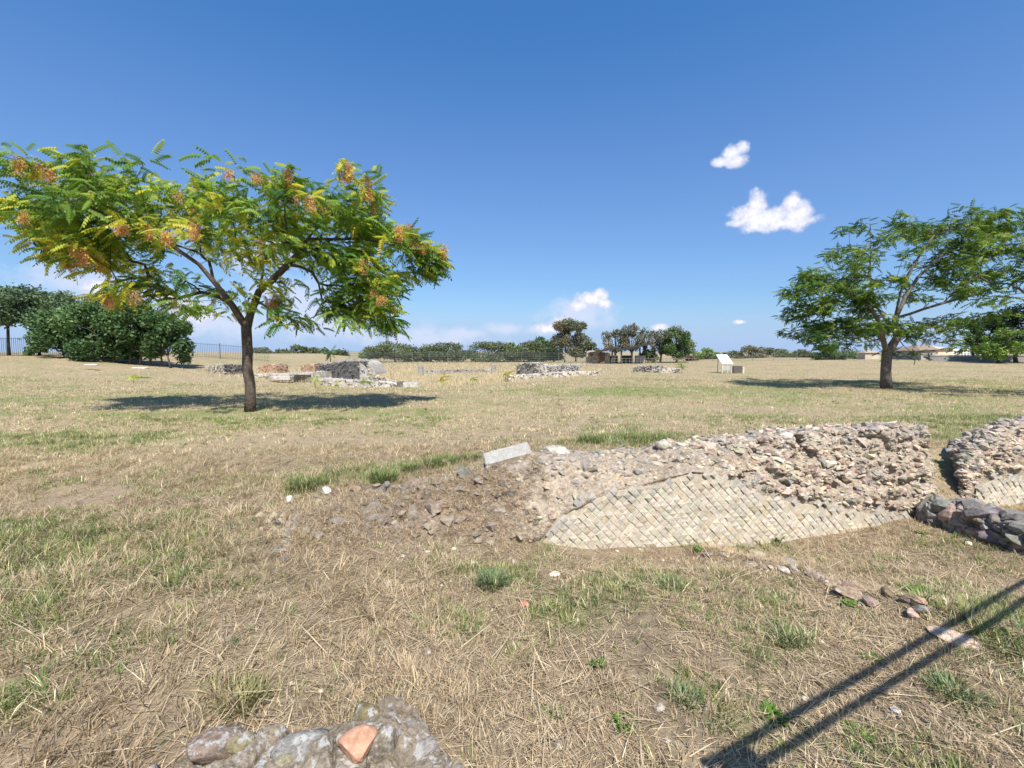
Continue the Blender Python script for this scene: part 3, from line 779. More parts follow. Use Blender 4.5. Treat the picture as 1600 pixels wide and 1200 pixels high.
# ---------------------------------------------------------------- masonry stump at the bottom edge
def stump():
    cx, cy = -1.02, 2.28
    root = thing('masonry_stump', (cx, cy, -.35), 'lichen covered grey masonry stump at the bottom edge of the field', 'masonry')
    n = 420; X = np.linspace(-2.6, .05, n); Yv = np.linspace(1.45, 2.95, 260)
    x, y = np.meshgrid(X, Yv, indexing='ij')
    edge = np.interp(x, [-2.6, -2.0, -1.75, -1.45, -1.2, -.95, -.72, -.55, -.42, -.25, -.05], [1.55, 2.12, 2.32, 2.46, 2.52, 2.52, 2.62, 2.60, 2.42, 2.28, 1.6])
    edge = edge + .07 * fbm(x * 4 + 2, y * 4, oct=3)
    m = sm((edge - y) / .13)
    rs = np.random.default_rng(12); C_ = np.stack([rs.uniform(-2.7, .15, 120), rs.uniform(1.4, 3.0, 120)], 1); ch_ = rs.normal(0, .035, 120); tx, ty = rs.normal(0, .14, 120), rs.normal(0, .14, 120)
    wx, wy = x + .05 * fbm(x * 6, y * 6, oct=3), y + .05 * fbm(x * 6 + 40, y * 6, oct=3)
    D_ = np.hypot(wx[..., None] - C_[:, 0], wy[..., None] - C_[:, 1]); o_ = np.argsort(D_, -1)[..., :2]; d1 = np.take_along_axis(D_, o_[..., :1], -1)[..., 0]; d2 = np.take_along_axis(D_, o_[..., 1:], -1)[..., 0]; c0 = o_[..., 0]
    h = .14 + .07 * fbm(x * 1.7 + 31, y * 1.7, oct=3) + ch_[c0] + tx[c0] * (x - C_[c0, 0]) + ty[c0] * (y - C_[c0, 1]) - .035 * np.exp(-((d2 - d1) / .018) ** 2)
    h = h + .03 * np.exp(-(((x + .72) / .2) ** 2 + ((y - 2.5) / .2) ** 2)) + .016 * fbm(x * 14, y * 14, oct=4) + .012 * fbm(x * 45, y * 45, oct=3)
    z = H(x, y) - .06 + m * (h + .06)
    idx = np.arange(x.size).reshape(x.shape); T = np.stack([idx[:-1, :-1], idx[1:, :-1], idx[1:, 1:], idx[:-1, 1:]], -1).reshape(-1, 4)
    c = np.array([.265, .222, .165]) * (1 + .35 * fbm(x * 3, y * 3, oct=4))[..., None]
    br = sm((fbm(x * 2.1 + 50, y * 2.1, oct=3) - .05) / .25)[..., None] * .7; c = c * (1 - .6 * br) + np.array([.25, .19, .14]) * br * .6
    mb = MB(); mb.add(np.stack([x, y, z], -1).reshape(-1, 3), T, c.reshape(-1, 3)); core = mb.build('mortar_core', M_LICHEN, root)

    def zat(px, py):
        best = None
        d = ray(px, py); t = np.linspace(1.5, 3.6, 1500); P = np.array([0, 0, CAMZ]) + t[:, None] * d
        i = np.clip(((P[:, 0] + 2.6) / 2.65 * (n - 1)).astype(int), 0, n - 1); j = np.clip(((P[:, 1] - 1.45) / 1.5 * 259).astype(int), 0, 259)
        k = np.argmax(P[:, 2] < z[i, j]); return P[k]
    for i, (px, py, s, col, name, lab) in enumerate([
            (612, 1085, (.085, .08, .10), (.40, .385, .36), 'capstone', 'pale rounded capstone'),
            (578, 1112, (.11, .075, .07), (.20, .165, .085), 'cobble', 'olive cobble spotted with lichen'),
            (508, 1108, (.10, .05, .05), (.19, .155, .12), 'cobble', 'flat brown cobble'),
            (510, 1133, (.065, .055, .05), (.21, .18, .13), 'cobble', None),
            (372, 1160, (.09, .08, .06), (.24, .205, .12), 'cobble', None),
            (330, 1160, (.15, .10, .07), (.22, .165, .13), 'cobble', 'broad reddish brown stone'),
            (640, 1130, (.07, .055, .05), (.24, .22, .20), 'cobble', None), (700, 1160, (.07, .06, .05), (.2, .195, .19), 'cobble', 'square dark grey stone'),
            (665, 1168, (.09, .07, .05), (.30, .27, .24), 'cobble', None), (470, 1165, (.16, .10, .06), (.25, .235, .21), 'cobble', None), (560, 1085, (.035, .02, .05), (.34, .34, .34), 'cobble', None), (445, 1190, (.07, .05, .05), (.3, .27, .18), 'cobble', None)]):
        p = zat(px, py); V, T = rock(3, 8, .16, 700 + i, .62, .95); mb = MB()
        Mz = np.array(Matrix.Rotation(rng.uniform(-.5, .5), 3, 'Z'))
        mb.add((V * np.array(s)) @ Mz.T + p + np.array([0, .02, -s[2] * .5]), T, np.array(col) * (1 + .25 * fbm(V[:, 0] * 2.5, V[:, 1] * 2.5, V[:, 2] * 2.5 + i, 3))[:, None]); o = mb.build(name, M_LICHEN, root, True)
        if lab: o['label'] = lab
    p = zat(560, 1172) + np.array([0, 0, .035]); V, T = rock(3, 7, .06, 77, .6, .85)
    mb = MB(); mb.add((V * np.array([.115, .085, .065])) @ np.array(Matrix.Rotation(.35, 3, 'Z') @ Matrix.Rotation(.25, 3, 'X')).T + p, T, np.array([.46, .255, .165]) * (1 + .12 * fbm(V[:, 0] * 3, V[:, 1] * 3, V[:, 2] * 3))[:, None])
    single(mb, 'brick_fragment', M_BRICK, p, 'broken orange brick fragment lying on the lichen covered stump', 'brick')


stump()


# ================================================================ TREES
def grow(mains, targets, r0, rtip, seg=.5, jit=.06, seed=0, minz=None, arch=.10, k=.22):
    r = np.random.default_rng(seed); pos, par = [], []
    for pl in mains:
        pl = [np.array(p, float) for p in pl]
        if pos: pi = int(np.argmin([np.linalg.norm(q - pl[0]) for q in pos])); rest = pl[1:]
        else: pos.append(pl[0]); par.append(-1); pi = 0; rest = pl[1:]
        prev = pos[pi]
        for q in rest:
            m = max(1, int(np.linalg.norm(q - prev) / seg))
            for j in range(1, m + 1):
                pos.append(prev + (q - prev) * j / m + r.normal(0, jit * .35, 3) * (j < m)); par.append(pi); pi = len(pos) - 1
            prev = q
    nm = len(pos)
    plen = [0.0] * nm
    for i in range(1, nm): plen[i] = plen[par[i]] + np.linalg.norm(pos[i] - pos[par[i]])
    root = pos[0]; minz = root[2] + 1.5 if minz is None else minz
    tips = []
    for t in sorted(targets, key=lambda q: np.linalg.norm(q - np.array([root[0], root[1], minz]))):
        Pn = np.array(pos); c = np.linalg.norm(Pn - t, axis=1) + k * np.array(plen) + (Pn[:, 2] < minz) * 100
        pi = int(np.argmin(c)); a = pos[pi]; D = np.linalg.norm(t - a); m = max(2, int(D / seg))
        off = r.normal(0, jit * D ** .5, 3)
        for j in range(1, m + 1):
            f = j / m; b = math.sin(f * math.pi)
            pos.append(a + (t - a) * f + off * b + np.array([0, 0, arch * D * b * .6])); par.append(pi); plen.append(plen[pi] + D / m); pi = len(pos) - 1
        tips.append(pi)
    n = len(pos); cnt = np.zeros(n); ch = [[] for _ in range(n)]
    for i in range(n):
        if par[i] >= 0: ch[par[i]].append(i)
    for i in range(n - 1, -1, -1):
        if not ch[i]: cnt[i] = 1
        if par[i] >= 0: cnt[par[i]] += cnt[i]
    pw = math.log(r0 / rtip) / math.log(max(cnt[0], 2)); rad = rtip * cnt ** pw
    return np.array(pos), par, ch, rad, cnt


def wood(mb, pos, par, ch, rad, cnt, col, kbig=9, flare=1.22, jitter=.06, rmin=0):
    stack = [(0, None)]
    while stack:
        s, p = stack.pop(); chain = ([p] if p is not None else []) + [s]; i = s
        while ch[i]:
            c = sorted(ch[i], key=lambda q: -cnt[q]); stack += [(q, i) for q in c[1:]]; i = c[0]; chain.append(i)
        if len(chain) < 2: continue
        P = pos[chain]; rr = rad[chain].copy()
        if p is not None: rr[0] = min(rr[0], rr[1] * 1.15)
        if rr.max() < rmin: continue
        if s == 0:
            hgt = P[:, 2] - P[0, 2]; rr = rr * (1 + (flare - 1) * np.exp(-hgt / .28))
        kk = kbig if rr.max() > .05 else (5 if rr.max() > .02 else 4)
        mb.tube(P, rr, kk, np.array(col) * (1 + rng.normal(0, .06)))


def frond_template(pairs, droop=.28, lw=.06, ll=.21):
    V, T = [], []

    def leaflet(b, d, up, l, w):
        s = np.cross(d, up); s /= np.linalg.norm(s); o = len(V)
        V.extend([b, b + d * l * .42 + s * w - up * w * .25, b + d * l - up * l * .18, b + d * l * .42 - s * w - up * w * .25]); T.extend([(o, o + 1, o + 2), (o, o + 2, o + 3)])
    cz = lambda x: np.array([x, 0, .10 * x - droop * x * x])
    for i in range(pairs):
        x = .14 + .84 * i / pairs; b = cz(x); sl = 1 - .45 * abs(i / pairs - .38) ** 1.3
        for sd in (-1, 1):
            d = np.array([.30, sd * .75, -.60]); d /= np.linalg.norm(d); leaflet(b + np.array([.02 * sd, 0, 0]), d, np.array([0, 0, 1.0]), ll * sl, lw * .62)
    leaflet(cz(.97), np.array([.86, 0, -.5]), np.array([0, .2, 1.0]), ll * .8, lw * .6)
    o = len(V); w = .007                                  # the stalk
    for x in (0, .33, .66, 1.0): V.extend([cz(x) + np.array([0, w, 0]), cz(x) - np.array([0, w, 0])])
    for i in range(3): a = o + 2 * i; T.extend([(a, a + 1, a + 3), (a, a + 3, a + 2)])
    return np.array(V), np.array(T)


FRONDS = [frond_template(7, d, lw, ll) for d, lw, ll in ((.30, .105, .27), (.45, .10, .26), (.62, .095, .28))]
FRONDS_FAR = [frond_template(5, d, .13, .27) for d in (.25, .4)]


def fronds(mb, tips, centre, per, size, colf, spread=.35, templ=FRONDS, seed=0, outw=.6):
    r = np.random.default_rng(seed); tips = np.asarray(tips); n = len(tips) * per
    P = np.repeat(tips, per, 0)
    out = P - centre; out[:, 2] *= .25; out /= np.linalg.norm(out, axis=1)[:, None] + 1e-6
    d = r.normal(0, 1, (n, 3)) * np.array([1, 1, .42]) + out * outw + np.array([0, 0, -.10]); d /= np.linalg.norm(d, axis=1)[:, None]
    P = P + spread * r.normal(0, 1, (n, 3)).clip(-1.5, 1.5) * np.array([1, 1, .6]) * .55 + d * .04
    up = np.array([0, 0, 1.0]) + r.normal(0, .28, (n, 3)); sd = np.cross(up, d); sd /= np.linalg.norm(sd, axis=1)[:, None]; up = np.cross(d, sd)
    M = np.stack([d, sd, up], -1); s = size * r.uniform(.65, 1.2, n)
    scatter(mb, templ, P, M, np.stack([s, s, s], 1), colf(P, np.repeat(np.arange(len(tips)), per), r))


def lobes_to_tips(lobes, Y, per, depthf, r, dens=None):
    out, lid = [], []
    for i, (px, py, rx, ry, *w) in enumerate(lobes):
        m = max(1, int(round(per * (w[0] if w else 1) * (rx * ry / 1000) ** .62)))
        for _ in range(m):
            a = r.uniform(0, 6.283); q = r.uniform() ** .5
            p = at(px + rx * .85 * q * math.cos(a), py + ry * .85 * q * math.sin(a), Y); dy = depthf(p, py)
            out.append(p + np.array([0, dy, 0])); lid.append(i)
    return np.array(out), np.array(lid)


G1, G2, G3 = np.array([.145, .245, .04]), np.array([.235, .345, .055]), np.array([.08, .165, .036])
YEL, YG = np.array([.58, .50, .06]), np.array([.38, .43, .055])


def left_tree():
    r = np.random.default_rng(5); base = G(391, 643); Y = base[1]
    def q(px, py, dy=0): return at(px, py, Y) + np.array([0, dy, 0])
    base = base - np.array([0, 0, .05])
    mains = [[base, q(391, 600), q(387, 550), q(385, 512), q(392, 490)], [q(385, 512), q(366, 478, -.1), q(345, 447, -.2), q(328, 418, -.5), q(300, 393, -.9), q(255, 372, -1.2), q(190, 340, -1.0)],
             [q(328, 418, -.5), q(350, 385, .5), q(352, 360, 1.0), q(330, 335, 1.4)], [q(345, 447, -.2), q(300, 400, .8), q(250, 375, 1.6), q(150, 350, 1.8)],
             [q(392, 490), q(402, 455, .1), q(398, 420, .5), q(380, 380, 1.0), q(390, 350, 1.2)], [q(402, 455, .1), q(430, 440, -.2), q(462, 418, -.5), q(500, 385, -.9), q(545, 345, -1.0)],
             [q(462, 418, -.5), q(505, 432, -.8), q(540, 446, -.9)], [q(462, 418, -.5), q(490, 370, .8), q(520, 340, 1.5)], [q(500, 385, -.9), q(560, 375, -.2), q(620, 385, -.2), q(670, 395, -.3)],
             [q(366, 478, -.1), q(330, 462, .4), q(290, 452, .7), q(240, 462, .9)]]
    lobes = [(130, 285, 62, 20), (200, 290, 60, 24), (60, 312, 42, 16), (262, 305, 50, 22), (322, 303, 40, 20), (392, 325, 46, 20), (455, 308, 46, 20), (515, 298, 42, 20), (565, 285, 36, 18), (560, 322, 42, 22),
             (40, 352, 38, 16), (95, 355, 50, 22), (100, 395, 38, 18), (165, 388, 46, 22), (190, 420, 34, 14), (245, 350, 50, 20), (180, 340, 60, 24), (305, 345, 48, 16, .8), (280, 395, 26, 10, .6), (120, 420, 34, 12),
             (400, 365, 46, 20), (392, 400, 24, 12, .8), (462, 352, 48, 22), (520, 355, 48, 22), (588, 355, 32, 20), (628, 372, 28, 16), (668, 392, 26, 10), (650, 408, 24, 11),
             (480, 392, 38, 16), (540, 402, 48, 20), (560, 440, 42, 22), (600, 428, 30, 20), (588, 478, 32, 18), (535, 465, 30, 16), (606, 505, 15, 14, .8), (560, 500, 16, 10, .6),
             (458, 500, 20, 10, .7), (240, 482, 36, 10, .9), (330, 478, 22, 9, .7), (410, 462, 14, 8, 1.0), (215, 458, 30, 9), (440, 440, 18, 8, .6), (300, 458, 18, 8, .6), (350, 440, 16, 8, .4)]

    def depth(p, py):
        f = max(0.04, 1 - ((p[0] - base[0] + .6) / 8.0) ** 2) ** .75
        v = float(np.clip(r.normal(-.2, 1.7), -3.2, 3.2)) * f * (1 if py < 430 else .55)
        return abs(v) * .7 if abs(p[0] - base[0]) > 5.2 else v
    lobes = [(max(a, 58) + (8 if a < 140 else 0), b + (9 if b < 330 else 3) + (10 if a < 150 and b < 330 else 0) + (12 if a > 500 and b < 330 else 0) - (20 if a < 310 and b > 375 else 0), *c) for a, b, *c in lobes]
    tips, lid = lobes_to_tips(lobes, Y, 15, depth, r)
    root = thing('tree', base, 'umbrella shaped green and yellow tree with orange seed clusters in the left field', 'tree')
    pos, par, ch, rad, cnt = grow(mains, tips, .155, .008, .42, .07, 3, minz=base[2] + 2.6)
    mb = MB(); wood(mb, pos, par, ch, rad, cnt, (.105, .082, .066)); mb.build('trunk', M_BARK, root, True)
    yl = {10: .65, 12: .85, 13: .6, 14: .9, 19: .95, 18: .8, 21: .9, 0: .35, 2: .3, 11: .4, 37: .3, 40: .35, 39: .5, 36: .35, 38: .4, 41: .5, 8: .3, 7: .2, 26: .35, 25: .35, 30: .3, 32: .25, 17: .6, 16: .25, 3: .3, 20: .4}
    ylv = np.array([yl.get(i, .08) for i in range(len(lobes))])
    tipy = (r.uniform(0, 1, len(tips)) < ylv[lid])
    tipk = r.uniform(0, 1, len(tips))

    def colf(P, ti, rr):
        n = len(P); k = tipk[ti][:, None]; c = np.where(k < .4, G1, np.where(k < .75, G2, G3)) * (1 + rr.normal(0, .16, (n, 1)))
        y = tipy[ti] & (rr.uniform(0, 1, n) < .72); u = rr.uniform(0, 1, (n, 1))
        return np.where(y[:, None], YG * (1 - u) + YEL * u, np.where((rr.uniform(0, 1, n) < .12)[:, None], YG, c))
    ctr = base + np.array([-.4, 0, 4.6])
    mb = MB(); fronds(mb, tips, ctr, 13, .47, colf, .42, seed=8); mb.build('crown', M_LEAF, root)
    # hanging clusters of dry winged seeds
    sp = [(122, 268), (150, 270), (172, 280), (165, 292), (38, 335), (45, 345), (178, 395), (168, 410), (188, 405), (182, 425), (75, 372), (122, 415), (110, 412), (300, 350), (320, 345), (330, 335), (286, 390), (318, 378), (393, 375), (400, 400), (410, 408), (185, 322), (560, 322), (572, 318), (585, 325), (547, 300), (508, 275), (450, 285), (440, 290), (590, 285), (588, 270), (480, 308), (632, 365), (640, 355), (652, 375), (665, 388), (690, 392), (598, 458), (592, 466), (570, 415), (530, 340), (412, 470), (420, 466), (505, 340), (350, 320), (240, 475), (255, 490), (560, 470)]
    tm = []
    for j in range(4):
        m = 420; mbj = MB(); rr = np.random.default_rng(50 + j)
        P = rr.normal(0, 1, (m, 3)).clip(-1.7, 1.7) * np.array([.12, .12, .15]); d = rr.normal(0, 1, (m, 3)); d[:, 2] -= .6; d /= np.linalg.norm(d, axis=1)[:, None]
        sd = np.cross(d, rr.normal(0, 1, (m, 3))); sd /= np.linalg.norm(sd, axis=1)[:, None]
        V = np.stack([P, P + d * .03 + sd * .016, P + d * .06, P + d * .03 - sd * .016], 1).reshape(-1, 3); o = np.arange(m)[:, None] * 4
        T = np.concatenate([o + np.array([0, 1, 2]), o + np.array([0, 2, 3])])
        tone = np.array([[.64, .36, .16], [.60, .30, .15], [.64, .43, .20], [.62, .35, .13]][j])
        mbj.add(V, T, np.repeat(tone * (1 + rr.normal(0, .2, (m, 1))), 4, 0))
        for k2 in range(9): mbj.tube([np.array([0, 0, .22]), P[k2 * 9]], .004, 3, (.25, .13, .06))
        tm.append(make_mesh('seed_cluster', np.concatenate(mbj.v), np.concatenate(mbj.t), np.concatenate(mbj.c))); tm[-1].materials.append(M_SEED)
    sp = sp + [(a + r.normal(0, 14), b + r.normal(0, 9)) for a, b in sp[::2]]
    for i, (px, py) in enumerate(sp):
        p = q(px, py); near = np.argmin(np.hypot(tips[:, 0] - p[0], tips[:, 2] - p[2]) + .12 * (tips[:, 1] - Y)); p[1] = min(tips[near][1] - .12, Y - .1)
        tp = tips[near]; p = at(px, py, p[1]); p = tp + np.clip(p - tp, -.22, .22) + np.array([0, -.12, -.05])
        o = bpy.data.objects.new('seed_cluster', tm[i % 4]); COL.objects.link(o); o.parent = root; o.location = p - base; o.scale = (r.uniform(.4, .75), r.uniform(.4, .75), r.uniform(.5, .95)); o.rotation_euler = (0, 0, r.uniform(0, 6))


left_tree()


def big_tree(px, py, mains_px, lobes, label, r0, seed, per=3.2, fr=7, size=.85, D=3.0, Y=None, hw=7.5, cols=None, ang_fix=0, rtip=.012):
    r = np.random.default_rng(seed); base = G(px, py) if Y is None else np.array([*at(px, py, Y)[:2], Hs(*at(px, py, Y)[:2])]); Y = base[1]
    def q(a, b, dy=0): return at(a, b, Y) + np.array([0, dy, 0])
    base = base - np.array([0, 0, .05])
    mains = [[base] + [q(*m) for m in mains_px[0]]] + [[q(*m) for m in pl] for pl in mains_px[1:]]

    def depth(p, py_):
        f = max(.1, 1 - ((p[0] - base[0]) / hw) ** 2) ** .5
        return float(np.clip(r.normal(0, D * .55), -D, D)) * f
    tips, lid = lobes_to_tips(lobes, Y, per, depth, r)
    root = thing('tree', base, label, 'tree')
    pos, par, ch, rad, cnt = grow(mains, tips, r0, rtip, .55, .09, seed, minz=base[2] + 2.0)
    mb = MB(); wood(mb, pos, par, ch, rad, cnt, (.15, .125, .105)); mb.build('trunk', M_BARK, root, True)
    tk = r.uniform(0, 1, len(tips))

    def colf(P, ti, rr):
        n = len(P); k = tk[ti][:, None]; c = np.where(k < .4, G1 * .68, np.where(k < .65, G2 * .68, G3 * .75)) * (1 + rr.normal(0, .15, (n, 1)))
        sp = (rr.uniform(0, 1, n) < (cols or .06))[:, None]; return np.where(sp, YG * .9, c)
    mb = MB(); fronds(mb, tips, base + np.array([0, 0, 5]), fr, size, colf, .40, FRONDS_FAR, seed, .3); mb.build('crown', M_LEAF, root)
    return root


big_tree(1385, 608, [[(1384, 580), (1386, 552)], [(1386, 552), (1374, 528, -.2), (1362, 505, -.5), (1335, 478, -.9), (1300, 460, -1)],
                     [(1386, 552), (1402, 527), (1403, 497, .2), (1420, 462, .2), (1442, 432, .3), (1480, 398, .4), (1525, 368, .3), (1570, 360, 0)],
                     [(1402, 527), (1380, 470, .6), (1376, 425, .7), (1375, 385, .6), (1372, 352, .5)], [(1403, 497, .2), (1455, 476, -.6), (1500, 463, -.8), (1540, 468, -.9)], [(1403, 497, .2), (1398, 440, -.6), (1420, 400, -.7), (1440, 372, -.7)],
                     [(1376, 425, .7), (1350, 405, .8), (1330, 398, .8)], [(1402, 527), (1440, 512, .8), (1500, 500, 1.0)]],
         [(1290, 432, 46, 20), (1258, 455, 30, 16), (1262, 490, 28, 18), (1302, 468, 44, 20), (1345, 440, 36, 20), (1350, 470, 36, 16), (1258, 520, 20, 13), (1298, 512, 34, 12), (1335, 512, 30, 10), (1365, 495, 26, 10), (1362, 530, 14, 8, .6), (1282, 535, 22, 8, .7),
          (1375, 342, 22, 10, .6), (1400, 352, 26, 12, .6), (1362, 382, 34, 12, .5), (1325, 398, 28, 12, .6), (1395, 392, 28, 12, .4), (1352, 412, 30, 10, .5),
          (1448, 362, 40, 15), (1490, 348, 38, 13), (1532, 347, 42, 14), (1572, 358, 36, 18), (1518, 380, 48, 16), (1560, 396, 40, 16), (1500, 408, 42, 13), (1468, 440, 38, 11), (1540, 425, 38, 13), (1445, 462, 24, 8, .6), (1440, 508, 38, 10), (1408, 512, 34, 10), (1500, 462, 40, 8, .5), (1512, 498, 28, 10, .6), (1422, 548, 9, 8, 1), (1475, 525, 30, 9, .4), (1395, 520, 20, 10), (1545, 470, 22, 8, .5)],
         'broad dark green tree with a forked trunk standing alone in the right field', .23, 21, per=18, fr=22, size=.40, D=3.0)
big_tree(1712, 622, [[(1710, 580), (1700, 520)], [(1700, 520), (1660, 450), (1620, 420)], [(1700, 520), (1720, 440), (1740, 400)], [(1700, 520), (1690, 420), (1670, 360)]],
         [(1612, 400, 26, 34), (1640, 370, 45, 30), (1620, 440, 22, 24), (1690, 350, 60, 30), (1690, 400, 60, 30), (1760, 370, 60, 36), (1770, 420, 60, 30), (1660, 470, 34, 20, .6)],
         'tree at the right edge of the field whose leafy branch tips reach into view', .3, 22, per=7, fr=15, size=.5, D=3.2)


# ---------------------------------------------------------------- distant trees and bushes
def leaf_cloud(mb, blobs, n, size, cols, seed, vert=.8):
    r = np.random.default_rng(seed); blobs = np.array(blobs, float); vol = (blobs[:, 3] * blobs[:, 4] * blobs[:, 5]); k = r.choice(len(blobs), n, p=vol ** .8 / (vol ** .8).sum())
    d = r.normal(0, 1, (n, 3)); d /= np.linalg.norm(d, axis=1)[:, None]; q = r.uniform(.3, 1.0, (n, 1)) ** .6 * (1 + .35 * (r.uniform(0, 1, (n, 1)) < .16) * r.uniform(0, 1, (n, 1)))
    P = blobs[k, :3] + d * q * blobs[k, 3:6]
    P += .25 * size * r.normal(0, 1, (n, 3))
    a = r.normal(0, 1, (n, 3)); a[:, 2] = a[:, 2] * vert - .2; a /= np.linalg.norm(a, axis=1)[:, None]
    b = np.cross(a, r.normal(0, 1, (n, 3)) + d * .8); b /= np.linalg.norm(b, axis=1)[:, None]
    s = size * r.uniform(.5, 1.3, (n, 1))
    V = np.stack([P - a * s * .5, P + b * s * .3, P + a * s * .5, P - b * s * .3], 1).reshape(-1, 3); o = np.arange(n)[:, None] * 4
    T = np.concatenate([o + np.array([0, 1, 2]), o + np.array([0, 2, 3])])
    kk = np.array(cols)[r.integers(0, len(cols), len(blobs))][k] * .7 + np.array(cols)[r.integers(0, len(cols), n)] * .3
    mb.add(V, T, np.repeat(kk * (1 + r.normal(0, .17, (n, 1))), 4, 0))


OLIVE = [(.125, .15, .075), (.16, .185, .095), (.095, .12, .058)]; DEEP = [(.085, .15, .055), (.12, .20, .07), (.06, .115, .042)]
DRYG = [(.19, .175, .115), (.16, .17, .095), (.21, .175, .12), (.13, .15, .08)]; LIGHT = [(.15, .24, .045), (.2, .3, .055), (.11, .18, .04)]; BLUISH = [(.10, .155, .085), (.14, .20, .10), (.075, .12, .065)]


def far_tree(px, ybase, Y, wpx, ytop, label, cols=OLIVE, name='tree', trunk=.18, low=.12, nb=9, dens=1.0, leaf=.30, seed=0, group=None, trunks=1, gap=.0, bark=(.10, .085, .07), cat='tree', vert=.8, limbs=True):
    """crown of many leaves round a branching stem; low = where the crown begins, as a share of the height"""
    r = np.random.default_rng(1000 + seed); b = at(px, ybase, Y); gz = Hs(b[0], b[1]); base = np.array([b[0], b[1], min(gz, b[2] + .3) - .08])
    top = at(px, ytop, Y)[2]; hgt = top - base[2]; w = wpx * Y / F / 2
    root = thing(name, base, label, cat, group)
    zc0 = base[2] + low * hgt; blobs = []; nb = int(nb * 1.7)
    for i in range(nb):
        f = (i + .5) / nb; a = i * 2.4 + r.uniform(0, .8); z = zc0 + (hgt * (1 - low)) * (.14 + .74 * r.permutation(nb)[0] / nb)
        prof = math.sin(math.pi * np.clip(.18 + .70 * (z - zc0) / (hgt * (1 - low)), 0, 1)) ** .6
        rad = w * prof * r.uniform(.3, .85); bs = w * r.uniform(.18, .36)
        blobs.append((base[0] + math.cos(a) * rad, base[1] + math.sin(a) * rad, z, bs, bs, min(bs * .8, hgt * .22)))
    blobs.append((base[0] + r.normal(0, w * .1), base[1], top - .16 * hgt, w * .38, w * .38, .16 * hgt)); blobs.append((base[0] - w * .62, base[1], zc0 + .32 * hgt, w * .36, w * .4, .18 * hgt)); blobs.append((base[0] + w * .62, base[1], zc0 + .36 * hgt, w * .36, w * .4, .18 * hgt))
    mb = MB()
    for k in range(trunks):
        x0 = base[0] + (k - (trunks - 1) / 2) * w * .5 / max(1, trunks - 1) * 2 * .5; bb = np.array([x0, base[1] + r.normal(0, .3) * (trunks > 1), base[2]])
        fk = bb + np.array([r.normal(0, .15), 0, max(low * hgt, .25 * hgt) * .9]); mb.tube([bb, (bb + fk) / 2 + r.normal(0, .05, 3), fk], [trunk * 1.25, trunk, trunk * .85], 7, bark)
        if limbs:
            for bl in blobs[k::trunks]:
                e = np.array(bl[:3]); m = (fk + e) / 2 + np.array([0, 0, .12 * hgt]) * r.uniform(.2, .8); mb.tube([fk - np.array([0, 0, .06]), m, e], [trunk * .5, trunk * .32, trunk * .12], 5, bark)
    mb.build('trunk', M_BARK, root, True)
    area = w * hgt; n = int(min(15000, 620 * dens * (area ** .75) * (.3 / leaf) ** 1.2) + 250)
    mb = MB(); leaf_cloud(mb, blobs, n, leaf, cols, seed + 31, vert); mb.build('crown', M_FARLEAF, root)
    return root


